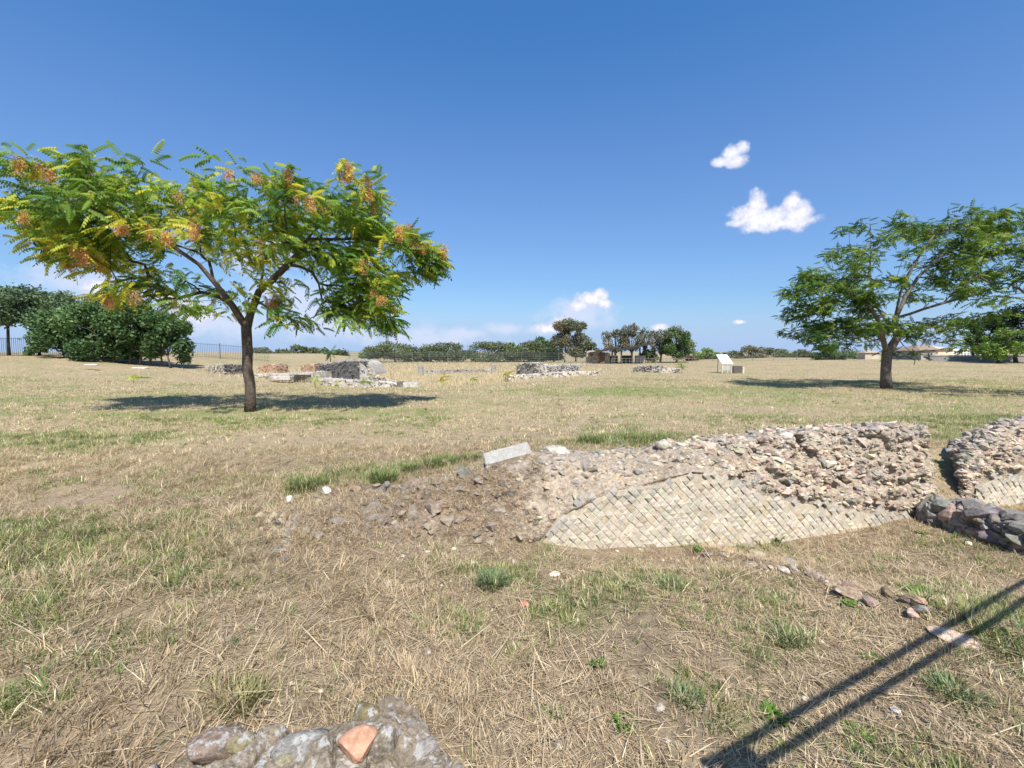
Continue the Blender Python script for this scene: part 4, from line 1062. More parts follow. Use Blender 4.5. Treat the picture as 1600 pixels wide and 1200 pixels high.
sd = 0
for args in [
        # thicket and young trees before the iron fence at the left
        (14, 553, 46, 120, 447, 'thin trunked tree at the left edge before the iron fence', BLUISH, dict(low=.48, trunk=.13, dens=1.1)),
        (62, 553, 46, 110, 455, 'slender tree second from the left edge before the iron fence', BLUISH, dict(low=.46, trunk=.12, dens=1.0)),
        (118, 562, 43, 110, 476, 'leftmost tree of the dark thicket behind the umbrella shaped tree', DEEP, dict(low=.03, dens=1.9, trunks=2, nb=14, trunk=.1)),
        (170, 566, 42.5, 120, 464, 'tall middle tree of the dark thicket at left', DEEP, dict(low=.03, dens=2.0, trunks=3, nb=15, trunk=.1)),
        (218, 566, 42.5, 110, 468, 'tree of the dark thicket with several thin trunks right of its middle', DEEP, dict(low=.05, dens=1.9, trunks=3, nb=14, trunk=.1)),
        (262, 564, 43, 80, 486, 'low rightmost tree of the dark thicket, drooping to the ground', DEEP, dict(low=.02, dens=1.8, trunks=2, nb=12, trunk=.08)),
        (58, 553, 45, 30, 528, 'small shrub at the foot of the slender fence tree', DEEP, dict(name='shrub', cat='shrub', low=.05, trunk=.03, nb=5)),
        # far field trees at left centre
        (408, 562, 110, 38, 543, 'small far bush just right of the umbrella tree trunk', OLIVE, dict(leaf=.5, low=.05)),
        (440, 561, 115, 36, 546, 'leftmost of the far low bushes beyond the brick remains', OLIVE, dict(leaf=.5, low=.05)),
        (466, 561, 110, 40, 540, 'rounded far tree beyond the brick remains', OLIVE, dict(leaf=.5, low=.08)),
        (494, 561, 112, 40, 543, 'broad far bush behind the small palm', OLIVE, dict(leaf=.5, low=.08)),
        (531, 561, 104, 30, 547, 'low far bush right of the small palm', OLIVE, dict(leaf=.5, low=.05)),
        # row of olives behind the wire fence
        (577, 566, 88, 34, 542, 'fresh green young tree left of the olive row', LIGHT, dict(leaf=.38, low=.1, dens=.9)),
        (618, 568, 86, 104, 536, 'leftmost wide olive bush of the row behind the wire fence', OLIVE, dict(leaf=.34, low=.06, dens=1.5, nb=13)),
        (660, 568, 88, 61, 543, 'low olive bush between two wide ones at the left of the row', OLIVE, dict(leaf=.34, low=.06, dens=1.3)),
        (696, 568, 86, 86, 535, 'second wide olive bush of the row behind the wire fence', OLIVE, dict(leaf=.34, low=.06, dens=1.5, nb=13)),
        (765, 568, 86, 90, 535, 'olive bush in the middle of the fenced row, right of a gap of sky', OLIVE, dict(leaf=.34, low=.06, dens=1.5, nb=13)),
        (797, 566, 96, 40, 535, 'pale green tree rising behind the middle of the olive row', LIGHT, dict(leaf=.4, low=.15)),
        (826, 568, 86, 94, 533, 'large olive bush left of the tall grey green tree', OLIVE, dict(leaf=.34, low=.06, dens=1.6, nb=13)),
        (846, 566, 98, 44, 526, 'dark green pointed tree rising behind the large olive bush', DEEP, dict(leaf=.4, low=.15)),
        (865, 567, 84, 36, 548, 'bright leaved bush at the left foot of the tall grey green tree', LIGHT, dict(leaf=.34, low=.06, dens=.9)),
        (891, 569, 80, 66, 497, 'tall grey green tree with browning leaves and a forked pale trunk left of the shelter', DRYG, dict(low=.10, dens=1.6, nb=14, trunks=2, trunk=.13, bark=(.3, .26, .2))),
        (918, 569, 84, 34, 534, 'small dull tree between the tall grey green tree and the shelter', OLIVE, dict(low=.1)),
        (962, 568, 92, 44, 514, 'half bare reddish tree behind the shelter roof', DRYG, dict(low=.3, dens=.5, leaf=.35)),
        (986, 568, 90, 38, 505, 'taller thin green tree behind the shelter', DRYG, dict(low=.25, dens=.6, leaf=.35)),
        (1008, 570, 76, 26, 510, 'nearly bare tree with pale twigs right of the shelter', DRYG, dict(low=.3, dens=.14, leaf=.3)),
        (1031, 570, 78, 34, 514, 'thin half bare tree touching the dense round tree', DRYG, dict(low=.25, dens=.5, leaf=.3)),
        (1056, 570, 78, 60, 509, 'dense round green tree right of the shelter', DEEP + OLIVE, dict(low=.1, dens=1.5, nb=13)),
        (1012, 570, 79, 36, 546, 'low dark bush under the right end of the shelter roof', DEEP, dict(low=.03, name='bush', cat='bush')),
        (1104, 569, 92, 42, 544, 'bright green bush left of the white panel', LIGHT, dict(leaf=.38, low=.06, dens=1.2, name='bush', cat='bush')),
        (1082, 570, 86, 20, 556, 'low reddish bush beside the dense round tree', [(.17, .09, .06), (.13, .09, .05)], dict(leaf=.3, low=.03, name='bush', cat='bush')),
        (1140, 569, 96, 40, 549, 'far bush hidden behind the white panel', OLIVE, dict(leaf=.4, low=.05, name='bush', cat='bush')),
        (1171, 571, 88, 50, 540, 'brownish bush with twiggy top right of the white panel', DRYG, dict(leaf=.34, low=.05, dens=1.2, name='bush', cat='bush')),
        (1212, 571, 92, 56, 545, 'green bush between the brownish bush and the lone right tree', OLIVE, dict(leaf=.36, low=.05, dens=1.2, name='bush', cat='bush')),
        (1250, 570, 92, 50, 547, 'green bush in shade under the left side of the lone right tree', OLIVE, dict(leaf=.36, low=.05, dens=1.2, name='bush', cat='bush')),
        (1296, 568, 70, 60, 538, 'dark bush behind the lone right tree, left of its trunk', DEEP, dict(leaf=.32, low=.04, dens=1.4, name='bush', cat='bush')),
        (1335, 567, 78, 36, 548, 'low green bush just left of the lone right tree trunk', LIGHT, dict(leaf=.32, low=.04, name='bush', cat='bush')),
        (1410, 566, 72, 34, 549, 'small bush just right of the lone right tree trunk', OLIVE, dict(leaf=.32, low=.04, name='bush', cat='bush')),
        (1522, 560, 57, 30, 500, 'slim dark conifer left of the dense pine at right', DEEP, dict(low=.2, leaf=.3, dens=.9)),
        (1588, 562, 52, 92, 474, 'dense dark pine above the grey wall at the right edge', [(.02, .045, .018), (.03, .06, .02), (.018, .035, .015)], dict(low=.08, dens=2.2, nb=16, leaf=.26)),
        (1560, 562, 50, 56, 512, 'bright green shrub in front of the dense dark pine', LIGHT, dict(low=.1, leaf=.28, dens=.8, name='shrub', cat='shrub')),
]:
    sd += 1; far_tree(*args[:6], cols=args[6], seed=sd, **args[7])


# small palm-like plant on the horizon
def palm():
    p = at(516, 560, 60); p[2] = Hs(p[0], p[1]) - .05; root = thing('palm', p, 'small palm with drooping fronds on the skyline left of the arched ruin', 'palm')
    top = at(516, 549, 60); mb = MB(); mb.tube([p, (p + top) / 2, top], [.08, .06, .05], 6, (.12, .1, .07)); mb.build('trunk', M_BARK, root)
    mb = MB(); fronds(mb, [top] * 1, top - np.array([0, 0, 1]), 16, 1.0, lambda P, t, r: np.tile(np.array([.06, .12, .04]), (len(P), 1)), .1, FRONDS_FAR, 4, .1); mb.build('crown', M_FARLEAF, root)


palm()


# ================================================================ FAR RUINS, FENCES, BUILDINGS
def gp(px, py, Y):
    p = at(px, py, Y); return p


def ruin(name, label, px0, px1, Y0, Y1, ytops, thick, col=(.36, .335, .30), depth_down=.5, nst=160, cat='wall', mat=M_FAR, parent=None, part='wall', size=(.08, .2), jit=.05, zb=None):
    """broken masonry between two sight lines; ytops = heights of its crest along the run (picture rows)"""
    n = max(6, int(abs(px1 - px0) / 2.2)); f = np.linspace(0, 1, n); px = px0 + (px1 - px0) * f
    # straight in the ground plan
    a, b = at(px0, 560, Y0)[:2], at(px1, 560, Y1)[:2]
    XY = a + (b - a) * f[:, None]; d = (b - a) / np.linalg.norm(b - a); o = np.array([d[1], -d[0]])
    if o @ a > 0: o = -o
    tops = np.array([at(800, np.interp(q, np.linspace(0, 1, len(ytops)), ytops), y)[2] for q, y in zip(f, XY[:, 1])]); gz = H(XY[:, 0], XY[:, 1]) - depth_down
    if zb is not None: gz[:] = zb
    m = 7; V = []
    for i in range(n):
        ring = [(0, gz[i])] + [(0, gz[i] + (tops[i] - gz[i]) * k / (m - 1)) for k in range(1, m)] + [(-thick * .5, tops[i] + .02), (-thick, tops[i])] + [(-thick, gz[i])]
        for (q, z) in ring: V.append((XY[i, 0] + o[0] * q, XY[i, 1] + o[1] * q, z))
    V = np.array(V); k = m + 3; V += jit * np.stack([fbm(V[:, 0] * 1.7 + 9 * c, V[:, 1] * 1.7, V[:, 2] * 2.6, 3) for c in range(3)], 1) * 1.3
    T = [(i * k + j, (i + 1) * k + j, (i + 1) * k + j + 1, i * k + j + 1) for i in range(n - 1) for j in range(k - 1)]
    mb = MB(); mb.add(V, T, np.array(col) * (1 + .15 * fbm(V[:, 0], V[:, 1], V[:, 2] * 2, 3))[:, None])
    for e, s in ((0, 1), (n - 1, -1)): mb.add(V[e * k:(e + 1) * k], [(0, j, j + 1)[::s] for j in range(1, k - 1)], np.array(col))
    r = np.random.default_rng(int(px0) + 5); i = r.integers(0, n, nst); z = gz[i] + depth_down + (tops[i] - gz[i] - depth_down) * r.uniform(0, 1.03, nst) ** .8
    s = r.uniform(size[0], size[1], nst); pos = np.stack([XY[i, 0] + o[0] * .02 + d[0] * r.normal(0, .15, nst), XY[i, 1] + o[1] * .02, z], 1)
    top = r.uniform(0, 1, nst) < .3; pos[top, 2] = tops[i][top]; pos[top, :2] -= o * r.uniform(0, thick, (top.sum(), 1))
    scatter(mb, ROCKS, pos, rotm(nst, .25, r), np.stack([s * .75, s * .45, s * .42], 1), np.array(col) * (1 + r.normal(0, .25, (nst, 1))).clip(.4, 1.8))
    if parent is not None: return mb.build(part, mat, parent)
    loc = np.array([*(a + b) / 2, float(np.mean(gz)) + depth_down])
    return single(mb, name, mat, loc, label, cat)


DK, LT = (.15, .143, .133), (.40, .36, .31)  # dark and lit ruin faces: their shading is put into these colours
# low wall left of the umbrella tree's trunk: lit left and shaded right face put in by colour
p = gp(350, 575, 40); rw = thing('ruined_wall', (p[0], p[1], Hs(p[0], p[1])), 'low far ruin left of the umbrella tree trunk with a pale and a dark face', 'wall')
o = ruin('', '', 324, 349, 41.5, 39.6, [573, 570, 569], .9, LT, parent=rw); o['label'] = 'wall face painted pale as sunlit'
o = ruin('', '', 349.5, 379, 39.6, 40.6, [569, 570, 571], .9, DK, parent=rw); o['label'] = 'wall face painted dark as shaded'
ruin('brick_wall', 'low orange brick remnant left of the arched ruin, beside the umbrella tree trunk', 404, 431, 44, 43, [570, 569, 570], .7, (.44, .29, .20), nst=40)
ruin('brick_wall', 'short brown brick remnant standing among tall straw left of the arched ruin', 431, 450, 43, 43.6, [569, 568, 572], .7, (.30, .20, .15), nst=40)
ruin('brick_wall', 'orange brick wall stub adjoining the left end of the arched ruin', 470, 491, 42, 41, [572, 569, 570], .7, (.46, .31, .21), nst=40)
ruin('brick_wall', 'dark brick pier against the left end of the arched ruin', 491.5, 505, 40.6, 40, [569, 568, 570], .7, (.22, .15, .12), nst=30)


def block(name, label, px, py, Y, s, rz=0, col=LT, mat=M_FAR, cat='block', bev=.03):
    p = at(px, py, Y); mb = MB(); V, T = bevel_box(s[0] / 2, s[1] / 2, s[2] / 2, bev); V = V + .03 * min(1, s[2]) * rng.normal(0, 1, V.shape) * .5
    mb.add(V @ np.array(Matrix.Rotation(rz, 3, 'Z')).T + p, T, col); return single(mb, name, mat, p - np.array([0, 0, s[2] / 2]), label, cat)


# the arched ruin
p = gp(535, 590, 35); ar = thing('arched_ruin', (p[0], p[1], Hs(p[0], p[1])), 'ruined chamber with a dark coloured side wall and half a vault arch, left of centre', 'ruin')
o = ruin('', '', 499, 561, 37.5, 34.6, [572, 568, 565, 565], .8, DK, parent=ar, nst=420, size=(.07, .16)); o['label'] = 'side wall coloured dark grey'
o = ruin('', '', 561.5, 580, 34.6, 35.2, [567, 572, 586], .5, (.40, .37, .335), parent=ar, part='end_wall', nst=60)
mb = MB(); c = at(566, 588, 35.2); a = np.linspace(R(8), R(100), 14)          # vault: thick quarter ring running back
for k in range(13):
    for (r0_, r1_) in ((1.05, 1.32),):
        q = []
        for yy in (0.0, 3.2):
            for (rr, aa) in ((r0_, a[k]), (r1_, a[k]), (r1_, a[k + 1]), (r0_, a[k + 1])):
                q.append((c[0] - .35 + rr * math.cos(aa), c[1] + .35 + yy, c[2] - .05 + rr * math.sin(aa)))
        mb.add(q, [(0, 1, 2, 3), (7, 6, 5, 4), (1, 5, 6, 2), (0, 3, 7, 4), (0, 4, 5, 1), (3, 2, 6, 7)], np.array([.36, .33, .29]) * rng.uniform(.75, 1.2))
mb.build('vault', M_FAR, ar)
ruin('', '', 503, 556, 38.6, 36.4, [568, 563, 561], 1.2, (.40, .37, .33), parent=ar, part='roof_slab', nst=40)
pile = thing('rubble_pile', at(600, 600, 34.5), 'heap of pale rubble sloping down on the right of the arched ruin', 'rubble')
mb = MB(); n = 620; u = rng.uniform(0, 1, n) ** .8; X0, X1 = at(577, 560, 35)[0], at(648, 560, 34)[0]
x = X0 + (X1 - X0) * u; y = 35 - .6 * u + rng.normal(0, .8, n); z = H(x, y) + rng.uniform(-.1, 1, n) * (1.25 * (1 - u) ** 1.2) * np.exp(-((y - 35) / 1.0) ** 2)
s = rng.uniform(.07, .2, n); scatter(mb, ROCKS, np.stack([x, y, z], 1), rotm(n, .5), np.stack([s, s * .8, s * .6], 1), np.array([.40, .36, .31]) * (1 + rng.normal(0, .22, (n, 1))).clip(.4, 1.5)); mb.build('rubble', M_FAR, pile)
block('stone_block', 'long pale squared block lying right of the rubble heap', 642, 602, 33, (1.15, .6, .42), .15, (.42, .39, .34))
block('stone_block', 'small dark upright block left against the long pale block', 626, 601, 33.2, (.45, .5, .52), .1, DK)
block('stone_block', 'small dark stone bedded in the rubble heap below the arch', 588, 596.5, 34.0, (.42, .3, .2), .1, DK)
ruin('foundation', 'pale low foundation course running left from the arched ruin', 378, 500, 38, 35, [586, 585, 583, 581], 1.2, (.42, .38, .33), nst=120, cat='foundation', size=(.1, .3))
ruin('foundation', 'broad pale footing along the foot of the arched ruin', 500, 648, 34.2, 33.4, [591, 594, 597, 603], .9, (.43, .395, .345), nst=120, cat='foundation', size=(.08, .25))
block('stone_block', 'pale flat block before the low foundation course', 440, 591, 34.5, (1.5, .7, .30), .05, (.44, .40, .35))
block('stone_block', 'squared pale block with dark end before the dark timber of the foundation', 437 + 2, 586, 36, (1.8, .8, .25), .05, (.41, .375, .33))
block('stone_slab', 'tilted grey slab resting on the foundation left of the arch', 472, 584, 35.5, (1.6, 1.0, .16), .1, (.36, .34, .31), cat='slab')
block('stone_slab', 'thin white stone lying flat in the grass below the dark thicket', 220, 575, 33, (.95, .5, .12), .1, (.62, .58, .52), cat='slab')
block('stone_slab', 'small white stone at the edge of the dark thicket shade', 143, 570, 36, (.9, .4, .1), .2, (.6, .56, .5), cat='slab')
# long low sill with end posts
p = gp(715, 578, 47); sill = thing('stone_sill', (p[0], p[1], Hs(p[0], p[1])), 'long low grey sill with an upright block at each end, in tall straw at centre', 'sill')
ruin('', '', 655, 776, 46.2, 48, [578.5, 577.5, 576.5], .8, (.30, .285, .26), parent=sill, part='sill', nst=120, size=(.07, .18))
for px, yt, Yy in ((658, 571.5, 46.4), (772, 569.5, 48.2)):
    mb = MB(); a = at(px, yt, Yy); zb = Hs(a[0], a[1]) - .1; mb.box((a[0], a[1] - .25, (a[2] + zb) / 2), (.5, .5, a[2] - zb), .05, (.27, .26, .24), bev=.04); mb.build('end_block', M_FAR, sill)
# ruin right of centre
p = gp(855, 578, 39); rc = thing('ruined_wall', (p[0], p[1], Hs(p[0], p[1])), 'pale topped ruin right of centre with a dark grey left face', 'wall')
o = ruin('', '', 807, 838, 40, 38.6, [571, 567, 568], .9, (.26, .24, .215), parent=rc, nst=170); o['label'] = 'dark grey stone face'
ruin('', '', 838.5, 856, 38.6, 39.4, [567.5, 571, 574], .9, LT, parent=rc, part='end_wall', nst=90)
ruin('', '', 856, 905, 39.4, 39.0, [573, 572, 570, 573], .8, (.31, .29, .26), parent=rc, nst=190)
ruin('', '', 812, 906, 41.2, 40.4, [568, 566.5, 571, 569.5, 570], .5, (.47, .43, .375), parent=rc, part='crest', nst=120)
ruin('footing', 'pale strip of stones at the foot of the pale topped ruin', 790, 935, 37.4, 38.2, [587, 584, 581, 580.5], .6, (.46, .42, .36), nst=150, cat='foundation', size=(.07, .2))
p = gp(1025, 578, 42); rd = thing('ruined_wall', (p[0], p[1], Hs(p[0], p[1])), 'low broken grey ruin in the field below the shelter', 'wall')
ruin('', '', 990, 1033, 42, 41.4, [573, 571.5, 571.5], .8, (.33, .305, .27), parent=rd, nst=170)
ruin('', '', 1034, 1062, 41.4, 42, [572, 575, 577], .8, (.46, .42, .37), parent=rd, part='end_wall', nst=90)

# white sloping panel
p = gp(1133, 577, 40); zg = Hs(p[0], p[1]); ip = thing('information_panel', (p[0], p[1], zg), 'white sloping information panel on thin legs in the field right of centre', 'panel')
mb = MB(); A_ = [at(1119, 554, 40.9), at(1136, 554, 40.9), at(1146, 568, 39.9), at(1128, 568, 39.9)]; th = np.array([0, .02, -.05])
mb.add([*A_, *[a + th for a in A_]], [(0, 1, 2, 3), (7, 6, 5, 4), (0, 4, 5, 1), (1, 5, 6, 2), (2, 6, 7, 3), (3, 7, 4, 0)], (.8, .8, .78)); mb.build('board', M_PAINT, ip)
for a in (at(1122, 557, 40.75), at(1137, 557, 40.75), at(1143.5, 567.5, 39.95), at(1129, 567.5, 39.95)):
    mb = MB(); z0 = Hs(a[0], a[1]); mb.box((a[0], a[1], (a[2] - .06 + z0 - .1) / 2), (.06, .06, a[2] - .06 - z0 + .1), 0, (.6, .6, .58)); mb.build('leg', M_PAINT, ip)
mb = MB(); a, b = at(1129.5, 570, 40.02), at(1143, 570, 40.02); mb.box(((a[0] + b[0]) / 2, a[1], a[2] - .25), (b[0] - a[0], .03, .42), 0, (.42, .42, .40)); mb.build('skirt_board', M_PAINT, ip)
p = gp(1153, 570, 40.2); p[2] = Hs(p[0], p[1]); bx = thing('bin', p, 'dark squat box with its lit right side painted pale, beside the white panel', 'box')
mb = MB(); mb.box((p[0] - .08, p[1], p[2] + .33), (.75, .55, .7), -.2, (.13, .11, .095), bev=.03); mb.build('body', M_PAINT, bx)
mb = MB(); mb.box((p[0] + .42, p[1] - .04, p[2] + .27), (.16, .5, .56), -.2, (.58, .55, .48), bev=.02); mb.build('lit_side', M_PAINT, bx)  # sunlit right side of the box, put in as a pale slab


# shelter on posts
def shelter():
    Y = 74; p = gp(965, 568, Y); zg = Hs(p[0], p[1]); root = thing('shelter', (p[0], p[1], zg), 'open dark roofed shelter on posts over old walls at the far centre', 'shelter')
    for (a, b, c, d_, nm) in (((919, 551), (965, 542.5), 72, 79, 'roof'), ((966, 546), (1018, 535.5), 72.5, 79, 'roof')):
        A_ = at(*a, c); B_ = at(*b, c); A2 = at(a[0] + 4, a[1] - 1.2, d_); B2 = at(b[0] - 2, b[1] - .8, d_); th = np.array([0, 0, -.28])
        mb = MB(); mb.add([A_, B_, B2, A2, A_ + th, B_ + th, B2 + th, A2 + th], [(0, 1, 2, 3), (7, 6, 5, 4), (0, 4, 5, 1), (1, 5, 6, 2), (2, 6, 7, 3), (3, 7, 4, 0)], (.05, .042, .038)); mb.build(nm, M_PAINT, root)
    for px, yt, yy in ((925, 550.5, 72.4), (957, 545, 72.4), (971, 546, 73), (988, 543, 73), (930, 549, 78), (961, 544, 78), (1000, 541, 78)):
        a = at(px, yt, yy); z0 = Hs(a[0], a[1]) - .1; mb = MB(); mb.box((a[0], a[1], (a[2] + z0) / 2 - .1), (.2, .2, a[2] - z0 - .2), 0, (.06, .055, .05)); mb.build('post', M_METAL, root)
    o = ruin('', '', 917, 953, 73.5, 74, [549, 548, 551, 552], .6, (.44, .38, .30), parent=root, part='old_wall', nst=70, size=(.15, .4))
    ruin('', '', 938, 945, 73.2, 73.2, [552, 552], .3, (.16, .10, .07), parent=root, part='brown_infill', nst=6)
    for k, px in enumerate((957, 978, 1000)):
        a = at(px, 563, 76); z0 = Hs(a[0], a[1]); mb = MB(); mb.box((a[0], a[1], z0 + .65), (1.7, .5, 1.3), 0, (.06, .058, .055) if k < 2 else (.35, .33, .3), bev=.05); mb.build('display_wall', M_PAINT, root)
    a, b = at(955, 560, 71.8), at(1085, 560, 72.5); mb = MB()
    for k in range(24):
        x = a[0] + (b[0] - a[0]) * k / 23; z0 = Hs(x, a[1]); mb.box((x, a[1], z0 + .45), (.05, .05, .9), 0, (.2, .18, .16))
    for h in (.45, .88): mb.box(((a[0] + b[0]) / 2, a[1], Hs(a[0], a[1]) + h), (b[0] - a[0], .045, .045), 0, (.2, .18, .16))
    mb.build('railing', M_METAL, root)


shelter()


# fences
def fence(name, label, pts, step_post, step_bar, h, col, bar_w, post_w, rails=(.12, .92), cat='fence'):
    pts = np.array(pts, float); root = thing(name, (*pts[0], Hs(*pts[0])), label, cat)
    seg = np.hypot(*np.diff(pts, axis=0).T); cum = np.concatenate([[0], np.cumsum(seg)])
    def xy(u): return np.array([np.interp(u, cum, pts[:, 0]), np.interp(u, cum, pts[:, 1])])
    for u in np.arange(0, cum[-1], step_post):
        q = xy(u); z = Hs(*q); mb = MB(); mb.box((q[0], q[1], z + h * .51), (post_w, post_w, h * 1.06), 0, col); mb.build('post', M_METAL, root)
    mb = MB()
    for u in np.arange(0, cum[-1], step_bar):
        q = xy(u); z = Hs(*q); mb.box((q[0], q[1], z + h * .5), (bar_w, bar_w, h * .98), 0, col)
    for u in np.arange(0, cum[-1] - .01, step_post):
        a, b = xy(u), xy(min(u + step_post, cum[-1])); za, zb = Hs(*a), Hs(*b)
        for f in rails: mb.tube([(a[0], a[1], za + h * f), (b[0], b[1], zb + h * f)], bar_w * .8, 4, col)
    mb.build('bar_panel', M_METAL, root)


fence('iron_fence', 'tall dark iron bar fence along the skyline at the far left', [at(-160, 550, 47)[:2], at(150, 550, 50)[:2], at(420, 550, 62)[:2]], 3.0, .19, 1.95, (.10, .11, .12), .022, .08)
fence('wire_fence', 'green wire mesh fence before the row of olive bushes', [at(545, 560, 82)[:2], at(665, 560, 78)[:2], at(930, 560, 77)[:2]], 3.2, .13, 1.9, (.13, .15, .14), .016, .07, (.02, .2, .4, .6, .8, .98))
fence('wire_fence', 'thin far wire fence below the bushes right of the white panel', [at(1085, 560, 82)[:2], at(1345, 560, 66)[:2]], 3.2, .2, 1.5, (.17, .18, .17), .016, .07, (.02, .5, .98))


# buildings at the far right
def gable_house():
    Y = 66; root = thing('house', (*at(1462, 560, Y)[:2], Hs(*at(1462, 560, Y)[:2])), 'small house with brown hipped roof and cream side wall behind the grey wall at right', 'house')
    x0, x1, xm = at(1439, 560, Y)[0], at(1490, 560, Y)[0], at(1462, 560, Y)[0]; zt = at(1450, 548, Y)[2]; zr = at(1450, 538.5, Y)[2]; z0 = Hs(xm, Y) - .2
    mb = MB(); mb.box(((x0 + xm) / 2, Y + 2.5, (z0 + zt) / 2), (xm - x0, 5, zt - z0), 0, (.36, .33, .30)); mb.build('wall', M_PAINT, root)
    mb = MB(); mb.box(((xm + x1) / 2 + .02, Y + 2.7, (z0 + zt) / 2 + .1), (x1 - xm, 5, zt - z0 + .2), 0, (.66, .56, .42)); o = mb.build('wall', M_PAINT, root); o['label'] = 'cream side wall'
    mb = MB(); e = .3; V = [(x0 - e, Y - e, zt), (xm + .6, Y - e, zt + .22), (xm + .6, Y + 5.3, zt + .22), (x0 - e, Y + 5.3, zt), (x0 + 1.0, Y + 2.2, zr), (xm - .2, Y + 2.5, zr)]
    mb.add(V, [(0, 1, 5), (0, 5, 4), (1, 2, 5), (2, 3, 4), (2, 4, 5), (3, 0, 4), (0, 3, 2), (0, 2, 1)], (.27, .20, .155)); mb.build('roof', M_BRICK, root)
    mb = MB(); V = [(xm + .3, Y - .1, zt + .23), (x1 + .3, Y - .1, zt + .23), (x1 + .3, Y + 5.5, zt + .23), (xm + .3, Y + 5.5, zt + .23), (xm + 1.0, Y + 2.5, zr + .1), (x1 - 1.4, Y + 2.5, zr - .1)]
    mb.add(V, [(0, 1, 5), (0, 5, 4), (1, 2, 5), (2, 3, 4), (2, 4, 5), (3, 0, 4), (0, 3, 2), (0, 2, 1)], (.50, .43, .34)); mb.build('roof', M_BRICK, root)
    mb = MB(); mb.box((x0 + 1.2, Y - .02, zt - .8), (.8, .06, .9), 0, (.05, .05, .05)); wn = mb.build('window', M_PAINT, root)
    mb = MB(); [mb.box((x0 + 1.2 + q, Y - .06, zt - .8), (.07, .05, .94), 0, (.5, .48, .44)) for q in (-.42, 0, .42)]; mb.build('frame', M_PAINT, wn)


gable_house()


def columbarium():
    Y = 70; root = thing('burial_block', (*at(1520, 560, Y)[:2], Hs(*at(1520, 560, Y)[:2])), 'white burial niche building with a grid of dark openings behind the grey wall', 'building')
    x0, x1 = at(1489, 560, Y)[0], at(1552, 560, Y)[0]; zt, z0 = at(1520, 545.5, Y)[2], Hs(at(1520, 560, Y)[0], Y) - .2; wl = zt - .22
    mb = MB(); mb.box(((x0 + x1) / 2, Y + 2.0, (z0 + wl) / 2), (x1 - x0, 3, wl - z0), 0, (.34, .31, .29)); mb.build('wall', M_PAINT, root)
    mb = MB(); mb.box(((x0 + x1) / 2, Y + 1.8, zt - .11), (x1 - x0 + .3, 3.8, .22), 0, (.78, .76, .73)); mb.build('roof', M_PAINT, root)
    mb = MB(); nc = 12
    for k in range(nc + 1): mb.box((x0 + (x1 - x0) * k / nc, Y + .25, (z0 + wl) / 2), (.2, .5, wl - z0 - .01), 0, (.78, .76, .73))
    for h in (.78, .55, .3): mb.box(((x0 + x1) / 2, Y + .27, z0 + (wl - z0) * h), (x1 - x0, .44, .15), 0, (.76, .74, .71))
    mb.build('niche_grid', M_PAINT, root)


columbarium()
p0, p1 = at(1452, 560, 58), at(1720, 560, 52); mb = MB(); n = 40
for k in range(n):
    f0, f1 = k / n, (k + 1) / n; a, b = p0 + (p1 - p0) * f0, p0 + (p1 - p0) * f1; zt = at(800, 556.2 + .4 * f0, a[1])[2]; z0 = Hs(a[0], a[1]) - .3; c = (a + b) / 2
    mb.box((c[0], c[1], (zt + z0) / 2), (np.linalg.norm(b - a) + .02, .3, zt - z0), math.atan2(b[1] - a[1], b[0] - a[0]), np.array([.27, .265, .255]) * rng.uniform(.93, 1.07))
root = thing('boundary_wall', (p0[0], p0[1], Hs(p0[0], p0[1])), 'long low grey boundary wall at the far right', 'wall'); mb.build('wall', M_PAINT, root)
mb = MB(); a, b = p0.copy(), p1.copy(); a[2] = at(800, 556.0, a[1])[2] + .05; b[2] = at(800, 556.4, b[1])[2] + .05
c = (a + b) / 2; mb.box((c[0], c[1], c[2]), (np.linalg.norm(b - a), .42, .1), math.atan2(b[1] - a[1], b[0] - a[0]), (.33, .32, .31)); mb.build('coping', M_PAINT, root)
p = at(1357, 560, 74); z0 = Hs(p[0], p[1]); hut = thing('hut', (p[0], p[1], z0), 'tiny tan roofed hut seen just left of the lone right tree trunk', 'hut')
mb = MB(); mb.box((p[0], p[1], z0 + .45), (2.4, 1.6, 1.2), 0, (.5, .43, .35)); mb.build('wall', M_PAINT, hut)
mb = MB(); mb.add([(p[0] - 1.4, p[1] - 1.0, z0 + 1.04), (p[0] + 1.4, p[1] - 1.0, z0 + 1.04), (p[0] + 1.4, p[1] + 1.0, z0 + 1.04), (p[0] - 1.4, p[1] + 1.0, z0 + 1.04), (p[0] - .8, p[1], z0 + 1.45), (p[0] + .8, p[1], z0 + 1.45)], [(0, 1, 5), (0, 5, 4), (1, 2, 5), (2, 3, 4), (2, 4, 5), (3, 0, 4), (0, 3, 2), (0, 2, 1)], (.36, .28, .22)); mb.build('roof', M_BRICK, hut)


